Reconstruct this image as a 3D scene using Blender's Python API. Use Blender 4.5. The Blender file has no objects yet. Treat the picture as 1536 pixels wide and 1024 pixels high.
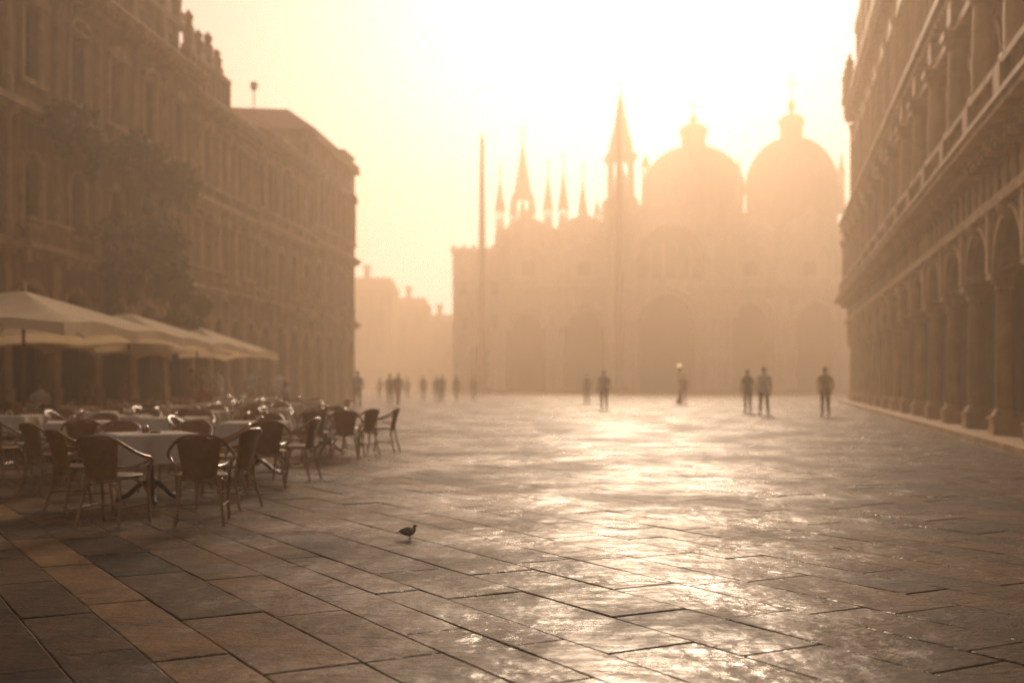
import bpy, bmesh, math, random
from mathutils import Vector, Matrix, noise
from mathutils.geometry import tessellate_polygon
random.seed(7)
PI = math.pi
R = math.radians
S = bpy.context.scene
COL = S.collection
F = 1600.0
CH = 1.25
HZ = 573.0


def px(x, Y):                     # world X of a thing seen at column x and standing Y metres away
    return (x - 768.0) / F * Y


# ------------------------------------------------------------------ materials
def mat(name, base, rough=0.6, var=0.25, scale=3.0, bump=0.0, bscale=30.0, spec=0.4, metallic=0.0,
        streak=0.0, transl=0.0, sheen=0.0, coords='Object'):
    m = bpy.data.materials.new(name)
    m.use_nodes = True
    nt = m.node_tree
    N, L = nt.nodes, nt.links
    b = N['Principled BSDF']
    tc = N.new('ShaderNodeTexCoord')
    n1 = N.new('ShaderNodeTexNoise')
    n1.inputs['Scale'].default_value = scale
    n1.inputs['Detail'].default_value = 6
    n1.inputs['Roughness'].default_value = 0.65
    L.new(tc.outputs[coords], n1.inputs['Vector'])
    r = N.new('ShaderNodeValToRGB')
    lo = [c * (1 - var) for c in base]
    hi = [min(1, c * (1 + var)) for c in base]
    r.color_ramp.elements[0].position = 0.3
    r.color_ramp.elements[1].position = 0.7
    r.color_ramp.elements[0].color = (*lo, 1)
    r.color_ramp.elements[1].color = (*hi, 1)
    L.new(n1.outputs['Fac'], r.inputs['Fac'])
    col = r.outputs['Color']
    if streak > 0:               # rain streaks and soot: noise stretched along z
        mp = N.new('ShaderNodeMapping')
        mp.inputs['Scale'].default_value = (2.2, 2.2, 0.18)
        L.new(tc.outputs[coords], mp.inputs['Vector'])
        n2 = N.new('ShaderNodeTexNoise')
        n2.inputs['Scale'].default_value = 1.0
        n2.inputs['Detail'].default_value = 5
        L.new(mp.outputs['Vector'], n2.inputs['Vector'])
        r2 = N.new('ShaderNodeValToRGB')
        r2.color_ramp.elements[0].position = 0.35
        r2.color_ramp.elements[1].position = 0.62
        k = 1 - streak
        r2.color_ramp.elements[0].color = (k, k, k, 1)
        r2.color_ramp.elements[1].color = (1, 1, 1, 1)
        L.new(n2.outputs['Fac'], r2.inputs['Fac'])
        mx = N.new('ShaderNodeMix')
        mx.data_type = 'RGBA'
        mx.blend_type = 'MULTIPLY'
        mx.inputs[0].default_value = 1
        L.new(col, mx.inputs[6])
        L.new(r2.outputs['Color'], mx.inputs[7])
        col = mx.outputs[2]
    L.new(col, b.inputs['Base Color'])
    b.inputs['Roughness'].default_value = rough
    b.inputs['Metallic'].default_value = metallic
    b.inputs['Specular IOR Level'].default_value = spec
    if sheen:
        b.inputs['Sheen Weight'].default_value = sheen
    if bump > 0:
        n3 = N.new('ShaderNodeTexNoise')
        n3.inputs['Scale'].default_value = bscale
        n3.inputs['Detail'].default_value = 4
        L.new(tc.outputs[coords], n3.inputs['Vector'])
        bp = N.new('ShaderNodeBump')
        bp.inputs['Strength'].default_value = bump
        bp.inputs['Distance'].default_value = 0.02
        L.new(n3.outputs['Fac'], bp.inputs['Height'])
        L.new(bp.outputs['Normal'], b.inputs['Normal'])
    if transl > 0:
        t = N.new('ShaderNodeBsdfTranslucent')
        L.new(col, t.inputs['Color'])
        ms = N.new('ShaderNodeMixShader')
        ms.inputs['Fac'].default_value = transl
        L.new(b.outputs['BSDF'], ms.inputs[1])
        L.new(t.outputs['BSDF'], ms.inputs[2])
        L.new(ms.outputs['Shader'], N['Material Output'].inputs['Surface'])
    return m


def rattan_mat():
    m = mat('rattan_weave', (0.27, 0.125, 0.045), 0.42, 0.35, 9, spec=0.5)
    nt = m.node_tree
    N, L = nt.nodes, nt.links
    b = N['Principled BSDF']
    tc = N.new('ShaderNodeTexCoord')
    hs = []
    for ax in ('X', 'Z'):
        w = N.new('ShaderNodeTexWave')
        w.wave_type = 'BANDS'
        w.bands_direction = ax
        w.inputs['Scale'].default_value = 16
        w.inputs['Distortion'].default_value = 0.6
        L.new(tc.outputs['Object'], w.inputs['Vector'])
        hs.append(w)
    mul = N.new('ShaderNodeMath')
    mul.operation = 'MULTIPLY'
    L.new(hs[0].outputs['Fac'], mul.inputs[0])
    L.new(hs[1].outputs['Fac'], mul.inputs[1])
    bp = N.new('ShaderNodeBump')
    bp.inputs['Strength'].default_value = 0.9
    bp.inputs['Distance'].default_value = 0.004
    L.new(mul.outputs[0], bp.inputs['Height'])
    L.new(bp.outputs['Normal'], b.inputs['Normal'])
    return m


def glow_mat(name, col, st):
    m = bpy.data.materials.new(name)
    m.use_nodes = True
    b = m.node_tree.nodes['Principled BSDF']
    b.inputs['Base Color'].default_value = (0.9, 0.8, 0.6, 1)
    b.inputs['Emission Color'].default_value = (*col, 1)
    b.inputs['Emission Strength'].default_value = st
    return m


def paving_mat():
    m = bpy.data.materials.new('wet_stone_paving')
    m.use_nodes = True
    nt = m.node_tree
    N, L = nt.nodes, nt.links
    b = N['Principled BSDF']
    tc = N.new('ShaderNodeTexCoord')
    P = tc.outputs['Object']

    def noi(scale, detail=5, rough=0.6, vec=None, dist=0.0):
        n = N.new('ShaderNodeTexNoise')
        n.inputs['Scale'].default_value = scale
        n.inputs['Detail'].default_value = detail
        n.inputs['Roughness'].default_value = rough
        n.inputs['Distortion'].default_value = dist
        L.new(vec or P, n.inputs['Vector'])
        return n.outputs['Fac']

    def ramp(x, p0, p1, c0, c1):
        r = N.new('ShaderNodeValToRGB')
        r.color_ramp.elements[0].position = p0
        r.color_ramp.elements[1].position = p1
        r.color_ramp.elements[0].color = (*c0, 1) if isinstance(c0, tuple) else (c0, c0, c0, 1)
        r.color_ramp.elements[1].color = (*c1, 1) if isinstance(c1, tuple) else (c1, c1, c1, 1)
        L.new(x, r.inputs['Fac'])
        return r.outputs['Color']

    def math_(op, a, c):
        n = N.new('ShaderNodeMath')
        n.operation = op
        for i, q in enumerate((a, c)):
            if isinstance(q, (int, float)):
                n.inputs[i].default_value = q
            else:
                L.new(q, n.inputs[i])
        return n.outputs[0]
    at = N.new('ShaderNodeAttribute')
    at.attribute_name = 'tone'
    tone = at.outputs['Fac']
    base = ramp(tone, 0.0, 1.0, (0.018, 0.0085, 0.0032), (0.18, 0.10, 0.04))
    blot = ramp(math_('ADD', math_('MULTIPLY', noi(1.7, 8, 0.75), 0.65), math_('MULTIPLY', noi(36, 4, 0.7), 0.35)), 0.38, 0.62, 0.25, 1.7)
    mx = N.new('ShaderNodeMix')
    mx.data_type = 'RGBA'
    mx.blend_type = 'MULTIPLY'
    mx.inputs[0].default_value = 1
    L.new(base, mx.inputs[6])
    L.new(blot, mx.inputs[7])
    L.new(mx.outputs[2], b.inputs['Base Color'])
    b.inputs['Roughness'].default_value = 0.6
    b.inputs['Specular IOR Level'].default_value = 0.1
    # hewn, worn surface: chisel ridges and pits under a film of rain water
    mp = N.new('ShaderNodeMapping')
    mp.inputs['Rotation'].default_value = (0, 0, R(-27))
    mp.inputs['Scale'].default_value = (0.55, 1.5, 1)
    L.new(P, mp.inputs['Vector'])
    big = noi(0.8, 2, 0.5)
    big2 = noi(2.6, 3, 0.55)
    mid = noi(8, 5, 0.62, mp.outputs['Vector'], 0.8)
    fine = noi(32, 5, 0.65, mp.outputs['Vector'], 0.8)
    h = math_('ADD', math_('MULTIPLY', mid, 0.022), math_('MULTIPLY', fine, 0.010))
    hw = math_('ADD', math_('MULTIPLY', big, 0.12), math_('MULTIPLY', big2, 0.045))
    hw = math_('ADD', hw, math_('MULTIPLY', mid, 0.013))
    bp = N.new('ShaderNodeBump')
    bp.inputs['Strength'].default_value = 0.75
    bp.inputs['Distance'].default_value = 1.0
    L.new(h, bp.inputs['Height'])
    L.new(bp.outputs['Normal'], b.inputs['Normal'])
    wet = ramp(math_('ADD', math_('MULTIPLY', noi(0.5, 5, 0.6), 0.75), math_('MULTIPLY', noi(5, 5, 0.65), 0.25)), 0.42, 0.57, 0.70, 0.10)
    L.new(wet, b.inputs['Coat Weight'])
    b.inputs['Coat IOR'].default_value = 1.33
    cr = ramp(noi(1.6, 5, 0.6), 0.35, 0.65, 0.16, 0.34)
    L.new(cr, b.inputs['Coat Roughness'])
    bp2 = N.new('ShaderNodeBump')
    bp2.inputs['Strength'].default_value = 0.8
    bp2.inputs['Distance'].default_value = 1.0
    L.new(hw, bp2.inputs['Height'])
    L.new(bp2.outputs['Normal'], b.inputs['Coat Normal'])
    return m


M = {}
M['paving'] = paving_mat()
M['mortar'] = mat('wet_joint_dirt', (0.05, 0.033, 0.02), 0.3, 0.4, 8)
M['stoneL'] = mat('weathered_stucco', (0.30, 0.165, 0.075), 0.8, 0.3, 0.6, 0.4, 6, streak=0.45)
M['trimL'] = mat('weathered_trim_stone', (0.42, 0.25, 0.13), 0.75, 0.3, 1.3, 0.4, 10, streak=0.4)
M['stoneR'] = mat('soot_streaked_marble', (0.50, 0.29, 0.14), 0.7, 0.3, 0.8, 0.4, 8, streak=0.5)
M['trimR'] = mat('pale_marble_trim', (0.62, 0.40, 0.22), 0.65, 0.25, 1.5, 0.3, 12, streak=0.35)
M['basil'] = mat('basilica_marble', (0.74, 0.58, 0.43), 0.75, 0.25, 0.4, 0.3, 4, streak=0.35)
M['basiltrim'] = mat('basilica_white_trim', (0.80, 0.66, 0.52), 0.7, 0.2, 0.6, streak=0.3)
M['portalshade'] = mat('shaded_portal_back', (0.05, 0.027, 0.012), 0.5, 0.4, 2)  # portal backs painted near black for the shade inside the niches
M['lead'] = mat('lead_dome', (0.34, 0.28, 0.23), 0.55, 0.2, 0.5, streak=0.3)
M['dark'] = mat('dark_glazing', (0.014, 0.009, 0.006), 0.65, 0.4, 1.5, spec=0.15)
M['inner'] = mat('shaded_arcade_plaster', (0.09, 0.055, 0.03), 0.85, 0.3, 0.7)  # plaster darkened: the shade behind the columns is put into its colour
M['roof'] = mat('clay_roof_tiles', (0.28, 0.14, 0.07), 0.8, 0.35, 3, 0.5, 14)
M['shutter'] = mat('painted_shutter', (0.07, 0.05, 0.035), 0.6, 0.3, 4)
M['iron'] = mat('dark_cast_iron', (0.03, 0.024, 0.02), 0.4, 0.3, 8, metallic=0.6)
M['cane'] = mat('varnished_cane', (0.30, 0.15, 0.06), 0.28, 0.35, 14, 0.15, 60, spec=0.6)
M['weave'] = rattan_mat()
M['seat'] = mat('woven_seat', (0.20, 0.12, 0.06), 0.45, 0.3, 20, 0.4, 90)
M['cloth'] = mat('white_table_linen', (0.80, 0.71, 0.60), 0.85, 0.05, 4, 0.15, 40, transl=0.2)
M['canvas'] = mat('cream_parasol_canvas', (0.90, 0.72, 0.49), 0.85, 0.1, 1.5, 0.2, 25, transl=0.35)
M['polewood'] = mat('parasol_pole_wood', (0.16, 0.09, 0.045), 0.5, 0.3, 6)
M['glassjar'] = mat('amber_jar', (0.32, 0.16, 0.06), 0.15, 0.2, 20, spec=0.6)
M['steel'] = mat('brushed_steel_lid', (0.55, 0.5, 0.44), 0.3, 0.1, 20, metallic=0.9)
M['paper'] = mat('white_paper_packets', (0.75, 0.7, 0.6), 0.8, 0.1, 20)
M['leaf'] = mat('olive_leaves', (0.13, 0.105, 0.018), 0.6, 0.5, 1.2, transl=0.25)
M['leafdark'] = mat('dark_ivy_leaves', (0.028, 0.022, 0.009), 0.6, 0.45, 1.5, transl=0.15)
M['bark'] = mat('bark', (0.09, 0.06, 0.04), 0.9, 0.3, 6, 0.6, 20)
M['polered'] = mat('red_flagpole', (0.17, 0.035, 0.018), 0.55, 0.2, 1)
M['bronze'] = mat('bronze_base', (0.12, 0.09, 0.05), 0.5, 0.3, 3, metallic=0.5)
M['gold'] = mat('gilding', (0.55, 0.36, 0.12), 0.4, 0.2, 5, metallic=0.7)
M['skin'] = mat('skin', (0.42, 0.24, 0.16), 0.6, 0.1, 8)
M['hair'] = mat('dark_hair', (0.035, 0.022, 0.015), 0.6, 0.3, 30)
M['shoe'] = mat('dark_leather', (0.03, 0.022, 0.018), 0.5, 0.3, 10)
M['globe'] = glow_mat('lit_lamp_globe', (1.0, 0.72, 0.38), 1.3)
for nm, c in dict(blue=(0.38, 0.45, 0.58), white=(0.82, 0.78, 0.80), tan=(0.34, 0.18, 0.08), grey=(0.30, 0.25, 0.25),
                  black=(0.035, 0.03, 0.03), red=(0.36, 0.10, 0.06), navy=(0.05, 0.05, 0.075), khaki=(0.36, 0.27, 0.18),
                  brown=(0.16, 0.095, 0.055), straw=(0.5, 0.36, 0.18)).items():
    M['c_' + nm] = mat('cloth_' + nm, c, 0.85, 0.15, 6)
M['pgrey'] = mat('pigeon_grey', (0.30, 0.23, 0.18), 0.6, 0.25, 40)
M['pdark'] = mat('pigeon_wing', (0.17, 0.125, 0.10), 0.6, 0.35, 60)
M['pleg'] = mat('pigeon_leg', (0.35, 0.14, 0.10), 0.6, 0.1, 40)


# ------------------------------------------------------------------ mesh helpers
class MB:
    def __init__(s):
        s.v, s.f, s.m = [], [], []

    def add(s, vs, fs, mi=0):
        o = len(s.v)
        s.v += [tuple(p) for p in vs]
        s.f += [tuple(i + o for i in f) for f in fs]
        s.m += [mi] * len(fs)
        return s

    def box(s, x0, x1, y0, y1, z0, z1, mi=0, taper=0.0):
        t = taper
        vs = [(x0, y0, z0), (x1, y0, z0), (x1, y1, z0), (x0, y1, z0),
              (x0 + t, y0 + t, z1), (x1 - t, y0 + t, z1), (x1 - t, y1 - t, z1), (x0 + t, y1 - t, z1)]
        return s.add(vs, [(3, 2, 1, 0), (4, 5, 6, 7), (0, 1, 5, 4), (1, 2, 6, 5), (2, 3, 7, 6), (3, 0, 4, 7)], mi)

    def lathe(s, prof, cx=0, cy=0, n=12, mi=0, cap=True, sq=False):
        vs, fs = [], []
        for (r, z) in prof:
            for k in range(n):
                a = 2 * PI * (k + 0.5) / n
                vs.append((cx + r * math.cos(a), cy + r * math.sin(a), z))
        for i in range(len(prof) - 1):
            for k in range(n):
                k2 = (k + 1) % n
                fs.append((i * n + k, i * n + k2, (i + 1) * n + k2, (i + 1) * n + k))
        if cap:
            fs.append(tuple(range(n))[::-1])
            fs.append(tuple((len(prof) - 1) * n + k for k in range(n)))
        return s.add(vs, fs, mi)

    def tube(s, pts, r, n=8, mi=0, flat=1.0):
        pts = [Vector(p) for p in pts]
        rs = r if isinstance(r, (list, tuple)) else [r] * len(pts)
        vs, fs = [], []
        up = None
        for i, p in enumerate(pts):
            if i == 0:
                t = pts[1] - p
            elif i == len(pts) - 1:
                t = p - pts[i - 1]
            else:
                t = pts[i + 1] - pts[i - 1]
            t.normalize()
            if up is None:
                up = Vector((0, 0, 1)) if abs(t.z) < 0.9 else Vector((1, 0, 0))
            a = t.cross(up).normalized()
            b = a.cross(t).normalized()
            up = b
            for k in range(n):
                q = 2 * PI * k / n
                vs.append(p + a * (math.cos(q) * rs[i]) + b * (math.sin(q) * rs[i] * flat))
        for i in range(len(pts) - 1):
            for k in range(n):
                k2 = (k + 1) % n
                fs.append((i * n + k, i * n + k2, (i + 1) * n + k2, (i + 1) * n + k))
        fs.append(tuple(range(n))[::-1])
        fs.append(tuple((len(pts) - 1) * n + k for k in range(n)))
        return s.add(vs, fs, mi)

    def sphere(s, c, r, nu=12, nv=8, mi=0):
        rx, ry, rz = r if isinstance(r, tuple) else (r, r, r)
        vs, fs = [(c[0], c[1], c[2] - rz)], []
        for i in range(1, nv):
            a = PI * i / nv
            for k in range(nu):
                q = 2 * PI * k / nu
                vs.append((c[0] + rx * math.sin(a) * math.cos(q), c[1] + ry * math.sin(a) * math.sin(q), c[2] - rz * math.cos(a)))
        vs.append((c[0], c[1], c[2] + rz))
        T = len(vs) - 1
        for k in range(nu):
            k2 = (k + 1) % nu
            fs.append((0, 1 + k2, 1 + k))
            fs.append((T, T - nu + k, T - nu + k2))
            for i in range(nv - 2):
                fs.append((1 + i * nu + k, 1 + i * nu + k2, 1 + (i + 1) * nu + k2, 1 + (i + 1) * nu + k))
        return s.add(vs, fs, mi)

    def plate(s, outer, holes, y0, depth, mi=0, sides=True, back=False):
        """flat wall in the x-z plane with openings, its reveals running back to y0+depth"""
        loops = [outer] + holes
        flat = [p for l in loops for p in l]
        tri = tessellate_polygon([[Vector((p[0], p[1], 0)) for p in l] for l in loops])
        n = len(flat)
        vs = [(p[0], y0, p[1]) for p in flat] + [(p[0], y0 + depth, p[1]) for p in flat]
        fs = []
        for t in tri:
            a, b, c = [Vector((flat[i][0], flat[i][1])) for i in t]
            cr = (b - a).cross(c - a)
            if abs(cr) < 1e-9:
                continue
            t = tuple(t) if cr > 0 else tuple(t)[::-1]
            fs.append(t)
            if back:
                fs.append(tuple(i + n for i in t[::-1]))
        o = 0
        for li, l in enumerate(loops):
            k = len(l)
            if li > 0 or sides:
                for i in range(k):
                    j = (i + 1) % k
                    fs.append((o + i, o + j, o + j + n, o + i + n))
            o += k
        return s.add(vs, fs, mi)

    def build(s, name, mats, parent=None, smooth=False, loc=None):
        me = bpy.data.meshes.new(name)
        me.from_pydata(s.v, [], s.f)
        for m in (mats if isinstance(mats, (list, tuple)) else [mats]):
            me.materials.append(m)
        if len(me.materials) > 1:
            me.polygons.foreach_set('material_index', s.m)
        if smooth:
            me.polygons.foreach_set('use_smooth', [True] * len(me.polygons))
            try:
                me.set_sharp_from_angle(angle=R(40))
            except Exception:
                pass
        bm = bmesh.new()
        bm.from_mesh(me)
        bmesh.ops.recalc_face_normals(bm, faces=bm.faces)
        bm.to_mesh(me)
        bm.free()
        me.update()
        o = bpy.data.objects.new(name, me)
        COL.objects.link(o)
        if parent:
            o.parent = parent
        if loc:
            o.location = loc
        return o


def tag(o, label=None, cat=None, group=None, kind=None):
    if label:
        o['label'] = label
    if cat:
        o['category'] = cat
    if group:
        o['group'] = group
    if kind:
        o['kind'] = kind
    return o


def empty(name, loc=(0, 0, 0), rz=0, label=None, cat=None, group=None):
    o = bpy.data.objects.new(name, None)
    o.empty_display_size = 0.3
    COL.objects.link(o)
    o.location = loc
    o.rotation_euler = (0, 0, rz)
    return tag(o, label, cat, group)


KIDS = {}


def kids(o):
    return [c for c in bpy.data.objects if c.parent == o]


def dup(root, loc, rz, label, group):
    if root.name not in KIDS:
        KIDS[root.name] = [(c, kids(c)) for c in kids(root)]
    r = root.copy()
    COL.objects.link(r)
    r.location = loc
    r.rotation_euler = (0, 0, rz)
    r['label'] = label
    if group:
        r['group'] = group
    for c, gs in KIDS[root.name]:
        c2 = c.copy()
        COL.objects.link(c2)
        c2.parent = r
        for g in gs:
            g2 = g.copy()
            COL.objects.link(g2)
            g2.parent = c2
    return r


def smooth_path(pts, k=6):
    """Catmull-Rom through the points"""
    P = [Vector(p) for p in pts]
    P = [P[0] * 2 - P[1]] + P + [P[-1] * 2 - P[-2]]
    out = []
    for i in range(1, len(P) - 2):
        for j in range(k):
            t = j / k
            a, b, c, d = P[i - 1], P[i], P[i + 1], P[i + 2]
            out.append(0.5 * ((2 * b) + (c - a) * t + (2 * a - 5 * b + 4 * c - d) * t * t + (3 * b - a - 3 * c + d) * t ** 3))
    out.append(P[-2])
    return out


def arch(x0, x1, z0, zs, n=12, rise=None):
    """outline of an arched opening: straight to zs, then a (semi)circle"""
    cx, r = (x0 + x1) / 2, (x1 - x0) / 2
    rise = rise or r
    pts = [(x0, z0), (x1, z0)]
    for i in range(n + 1):
        a = PI * i / n
        pts.append((cx + r * math.cos(a), zs + rise * math.sin(a)))
    return pts


def archivolt(mb, cx, zs, ri, ro, y0, y1, n=16, mi=0, rise=1.0):
    vs, fs = [], []
    for i in range(n + 1):
        a = PI * i / n
        for r in (ri, ro):
            for y in (y0, y1):
                vs.append((cx + r * math.cos(a), y, zs + r * math.sin(a) * rise))
    for i in range(n):
        o, q = i * 4, i * 4 + 4
        fs += [(o, o + 2, q + 2, q), (o + 1, q + 1, q + 3, o + 3), (o, q, q + 1, o + 1), (o + 2, o + 3, q + 3, q + 2)]
    fs += [(0, 1, 3, 2), (n * 4, n * 4 + 2, n * 4 + 3, n * 4 + 1)]
    mb.add(vs, fs, mi)


# ------------------------------------------------------------------ the square
g = MB()
g.add([(-400, -60, -0.02), (400, -60, -0.02), (400, 900, -0.02), (-400, 900, -0.02)], [(0, 1, 2, 3)])
tag(g.build('ground', M['mortar']), kind='structure')

A = Vector((-1038 / F, 1)).normalized()
RB = 1.96
Y0 = 1.25 * F / 451
lines = [-2.32, -1.82, -1.388, -0.983, -0.4515, 0.0055, 0.40, 0.742, 1.335, 1.908]
while lines[-1] < 110:
    lines.append(lines[-1] + random.choice((0.42, 0.48, 0.55, 0.6)))
while lines[0] > -24:
    lines.insert(0, lines[0] - random.choice((0.42, 0.48, 0.55, 0.6)))
bandx = -1.388
sv, sf, tones = [], [], []
for i in range(len(lines) - 1):
    x1, x2 = lines[i], lines[i + 1]
    w = x2 - x1
    dl = w / (A.y * RB - A.x)
    isband = abs(x1 - bandx) < 1e-6 or (x1 > 1 and random.random() < 0.02)
    s = -7 - random.random()
    if abs(x1 - bandx) < 1e-6:
        s = -1.79 * 4 + 0.32
    while s < 95:
        ln = (1.45 if isband else random.choice((0.95, 1.1, 1.25, 1.5)))
        s2 = s + ln
        p = [Vector((x1, Y0)) + A * s, Vector((x2, Y0)) + A * (s + dl), Vector((x2, Y0)) + A * (s2 + dl), Vector((x1, Y0)) + A * s2]
        c = (p[0] + p[1] + p[2] + p[3]) / 4
        s = s2
        if c.y < 0.5 or c.y > 78 or abs(c.x) > 0.56 * c.y + 3.5:
            continue
        if c.x > 5.03 + 0.242 * c.y + 0.5 or c.x < -15.7 + 0.0825 * c.y:
            continue
        tn = min(0.72, random.gauss(0.40, 0.16))
        if isband:
            tn = random.uniform(0.9, 0.98)
        if random.random() < 0.06:
            tn = 0.12
        nrm = Vector((max(-0.011, min(0.011, random.gauss(0, 0.0036))), max(-0.011, min(0.011, random.gauss(0, 0.0036)))))
        dz = random.gauss(0, 0.0007)
        pts = []
        for k in range(4):
            a_, b_ = p[k], p[(k + 1) % 4]
            nn = 5 if k % 2 else 3
            for q in range(nn):
                pts.append((a_ + (b_ - a_) * (q / nn), q == 0))
        NP = len(pts)
        o = len(sv)
        for (inset, z) in ((0.002, -0.03), (0.003, -0.0035), (0.011, 0.0)):
            for k in range(NP):
                q = pts[k][0]
                d1 = (pts[(k + 1) % NP][0] - q).normalized()
                d2 = (pts[k - 1][0] - q).normalized()
                inw = (d1 + d2) if pts[k][1] else (c - q).normalized()
                jit = 0.007 * max(0, noise.noise(Vector((q.x * 4, q.y * 4, 1.3 + (i % 7)))))
                u = q + inw * (inset + jit)
                sv.append((u.x, u.y, z + dz + (nrm.dot(u - c) if z > -0.02 else 0)))
        for a in (0, NP):
            for k in range(NP):
                k2 = (k + 1) % NP
                sf.append((o + a + k, o + a + k2, o + a + NP + k2, o + a + NP + k))
        sf.append(tuple(range(o + 2 * NP, o + 3 * NP)))
        tones += [max(0, min(1, tn))] * (2 * NP + 1)
me = bpy.data.meshes.new('pavement')
me.from_pydata(sv, [], sf)
me.materials.append(M['paving'])
at = me.attributes.new('tone', 'FLOAT', 'FACE')
at.data.foreach_set('value', tones)
pv = bpy.data.objects.new('pavement', me)
COL.objects.link(pv)
tag(pv, kind='structure')
# the far part of the square, beyond where single slabs can be made out
g = MB()
g.add([(-60, 76, -0.006), (60, 76, -0.006), (60, 330, -0.006), (-60, 330, -0.006)], [(0, 1, 2, 3)])
fp = g.build('far_pavement', M['paving'])
a2 = fp.data.attributes.new('tone', 'FLOAT', 'FACE')
a2.data.foreach_set('value', [0.45])
tag(fp, kind='structure')


# ------------------------------------------------------------------ arcaded palace on the right
def arcade_palace():
    base = Vector((5.03 + 0.242 * 66.2, 66.2, 0))
    ang = math.atan2(-1, -0.242)
    root = empty('arcade_building', base, ang, 'long pale marble arcade with rows of columns along the right side of the square', 'building')
    k = math.hypot(1, 0.242)
    sp = 3.2 * k
    L0 = 0.0
    n = 23
    # column i stands at depth 22.9 + 3.2*j
    first = (66.2 - (22.9 + 3.2 * 13)) * k
    xs = [first + sp * i for i in range(n)]
    Lend = xs[-1] + 1.2
    # stylobate step
    b = MB()
    b.box(-0.6, Lend, -0.75, 6, -0.02, 0.13)
    b.build('step', M['trimR'], root)
    # back wall of the arcade and its vault
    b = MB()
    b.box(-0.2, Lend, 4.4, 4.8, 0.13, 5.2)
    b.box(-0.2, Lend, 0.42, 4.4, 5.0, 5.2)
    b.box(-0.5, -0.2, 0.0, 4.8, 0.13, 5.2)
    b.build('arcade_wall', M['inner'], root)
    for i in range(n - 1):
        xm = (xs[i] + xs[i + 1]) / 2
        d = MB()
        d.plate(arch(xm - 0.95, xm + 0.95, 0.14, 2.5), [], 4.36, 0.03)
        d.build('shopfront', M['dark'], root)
    for i in range(n):
        # three-quarter column in front of a pier
        c = MB()
        x = xs[i]
        c.lathe([(0.18, 0.66), (0.19, 1.2), (0.185, 2.2), (0.155, 3.2), (0.18, 3.22)], x, 0.0, 16)
        sh = c.build('column', M['stoneR'], root, True)
        c = MB()
        c.box(x - 0.27, x + 0.27, -0.27, 0.27, 0.13, 0.44)
        c.box(x - 0.30, x + 0.30, -0.30, 0.30, 0.44, 0.50)
        c.lathe([(0.26, 0.50), (0.28, 0.54), (0.22, 0.58), (0.24, 0.62), (0.19, 0.66)], x, 0.0, 16)
        c.build('base', M['trimR'], sh)
        c = MB()
        c.lathe([(0.18, 3.22), (0.21, 3.25), (0.18, 3.30), (0.28, 3.46)], x, 0.0, 16)
        c.box(x - 0.31, x + 0.31, -0.31, 0.31, 3.46, 3.58)
        c.build('capital', M['trimR'], sh)
    # arches
    w = MB()
    tr = MB()
    for i in range(n - 1):
        a0, a1 = xs[i], xs[i + 1]
        w.plate([(a0, 3.58), (a1, 3.58), (a1, 5.2), (a0, 5.2)],
                [[(p[0], p[1]) for p in arch(a0 + 0.34, a1 - 0.34, 3.59, 3.60, 14, 1.12)]], -0.22, 0.44, sides=False, back=True)
        archivolt(tr, (a0 + a1) / 2, 3.60, (a1 - a0) / 2 - 0.345, (a1 - a0) / 2 - 0.2, -0.30, -0.1, 16, rise=0.85)
        # keystone with carved head
        xm = (a0 + a1) / 2
        tr.box(xm - 0.14, xm + 0.14, -0.38, -0.22, 4.55, 4.85, taper=0.02)
        tr.sphere((xm, -0.4, 4.72), (0.1, 0.1, 0.13), 8, 6)
        # half columns' impost block carried up to the string course
        tr.box(a0 - 0.13, a0 + 0.13, -0.36, -0.22, 3.6, 4.86)
    w.box(-0.2, xs[0], -0.1, 0.4, 3.58, 5.2)
    w.build('arch_wall', M['stoneR'], root)
    tr.build('archivolt', M['trimR'], root)
    # entablature: string course, frieze with metopes, big projecting cornice
    e = MB()
    e.box(-0.35, Lend, -0.42, 0.1, 4.86 + 0.003, 5.02)
    e.box(-0.32, Lend, -0.34, 0.1, 5.02, 5.16)
    e.build('string_course', M['trimR'], root)
    f = MB()
    f.box(-0.25, Lend, -0.16, 0.5, 5.16, 6.0)
    x = 0
    while x < Lend:
        f.box(x, x + 0.34, -0.24, -0.16, 5.2, 5.94)
        f.lathe([(0.0, 5.58), (0.1, 5.6)], x + 0.6, -0.16, 6, cap=False)
        f.sphere((x + 0.6, -0.17, 5.58), (0.15, 0.06, 0.15), 8, 6)
        x += 0.86
    f.build('frieze', M['stoneR'], root)
    e = MB()
    e.box(-0.3, Lend, -0.66, 0.3, 6.0, 6.12)
    e.box(-0.4, Lend, -0.95, 0.3, 6.12, 6.26)
    e.box(-0.45, Lend, -1.02, 0.3, 6.26, 6.36)
    x = -0.7
    while x < Lend:
        e.box(x, x + 0.16, -0.6, -0.16, 5.86, 5.998)
        x += 0.43
    e.build('cornice', M['trimR'], root)
    # balustrade of the upper loggia
    bl = MB()
    bl.box(-0.3, Lend, -0.72, -0.46, 6.36, 6.5)
    bl.box(-0.3, Lend, -0.74, -0.44, 7.14, 7.28)
    for i in range(n):
        bl.box(xs[i] - 0.3, xs[i] + 0.3, -0.8, -0.4, 6.5, 7.14)
        for j in range(1, 10):
            xx = xs[i] + 0.3 + j * (sp - 0.6) / 10
            if xx < Lend:
                bl.lathe([(0.05, 6.5), (0.09, 6.72), (0.04, 6.95), (0.07, 7.14)], xx, -0.59, 6, cap=False)
    bl.build('balustrade', M['stoneR'], root, True)
    # upper loggia: columns before arched windows
    w = MB()
    tr = MB()
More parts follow.
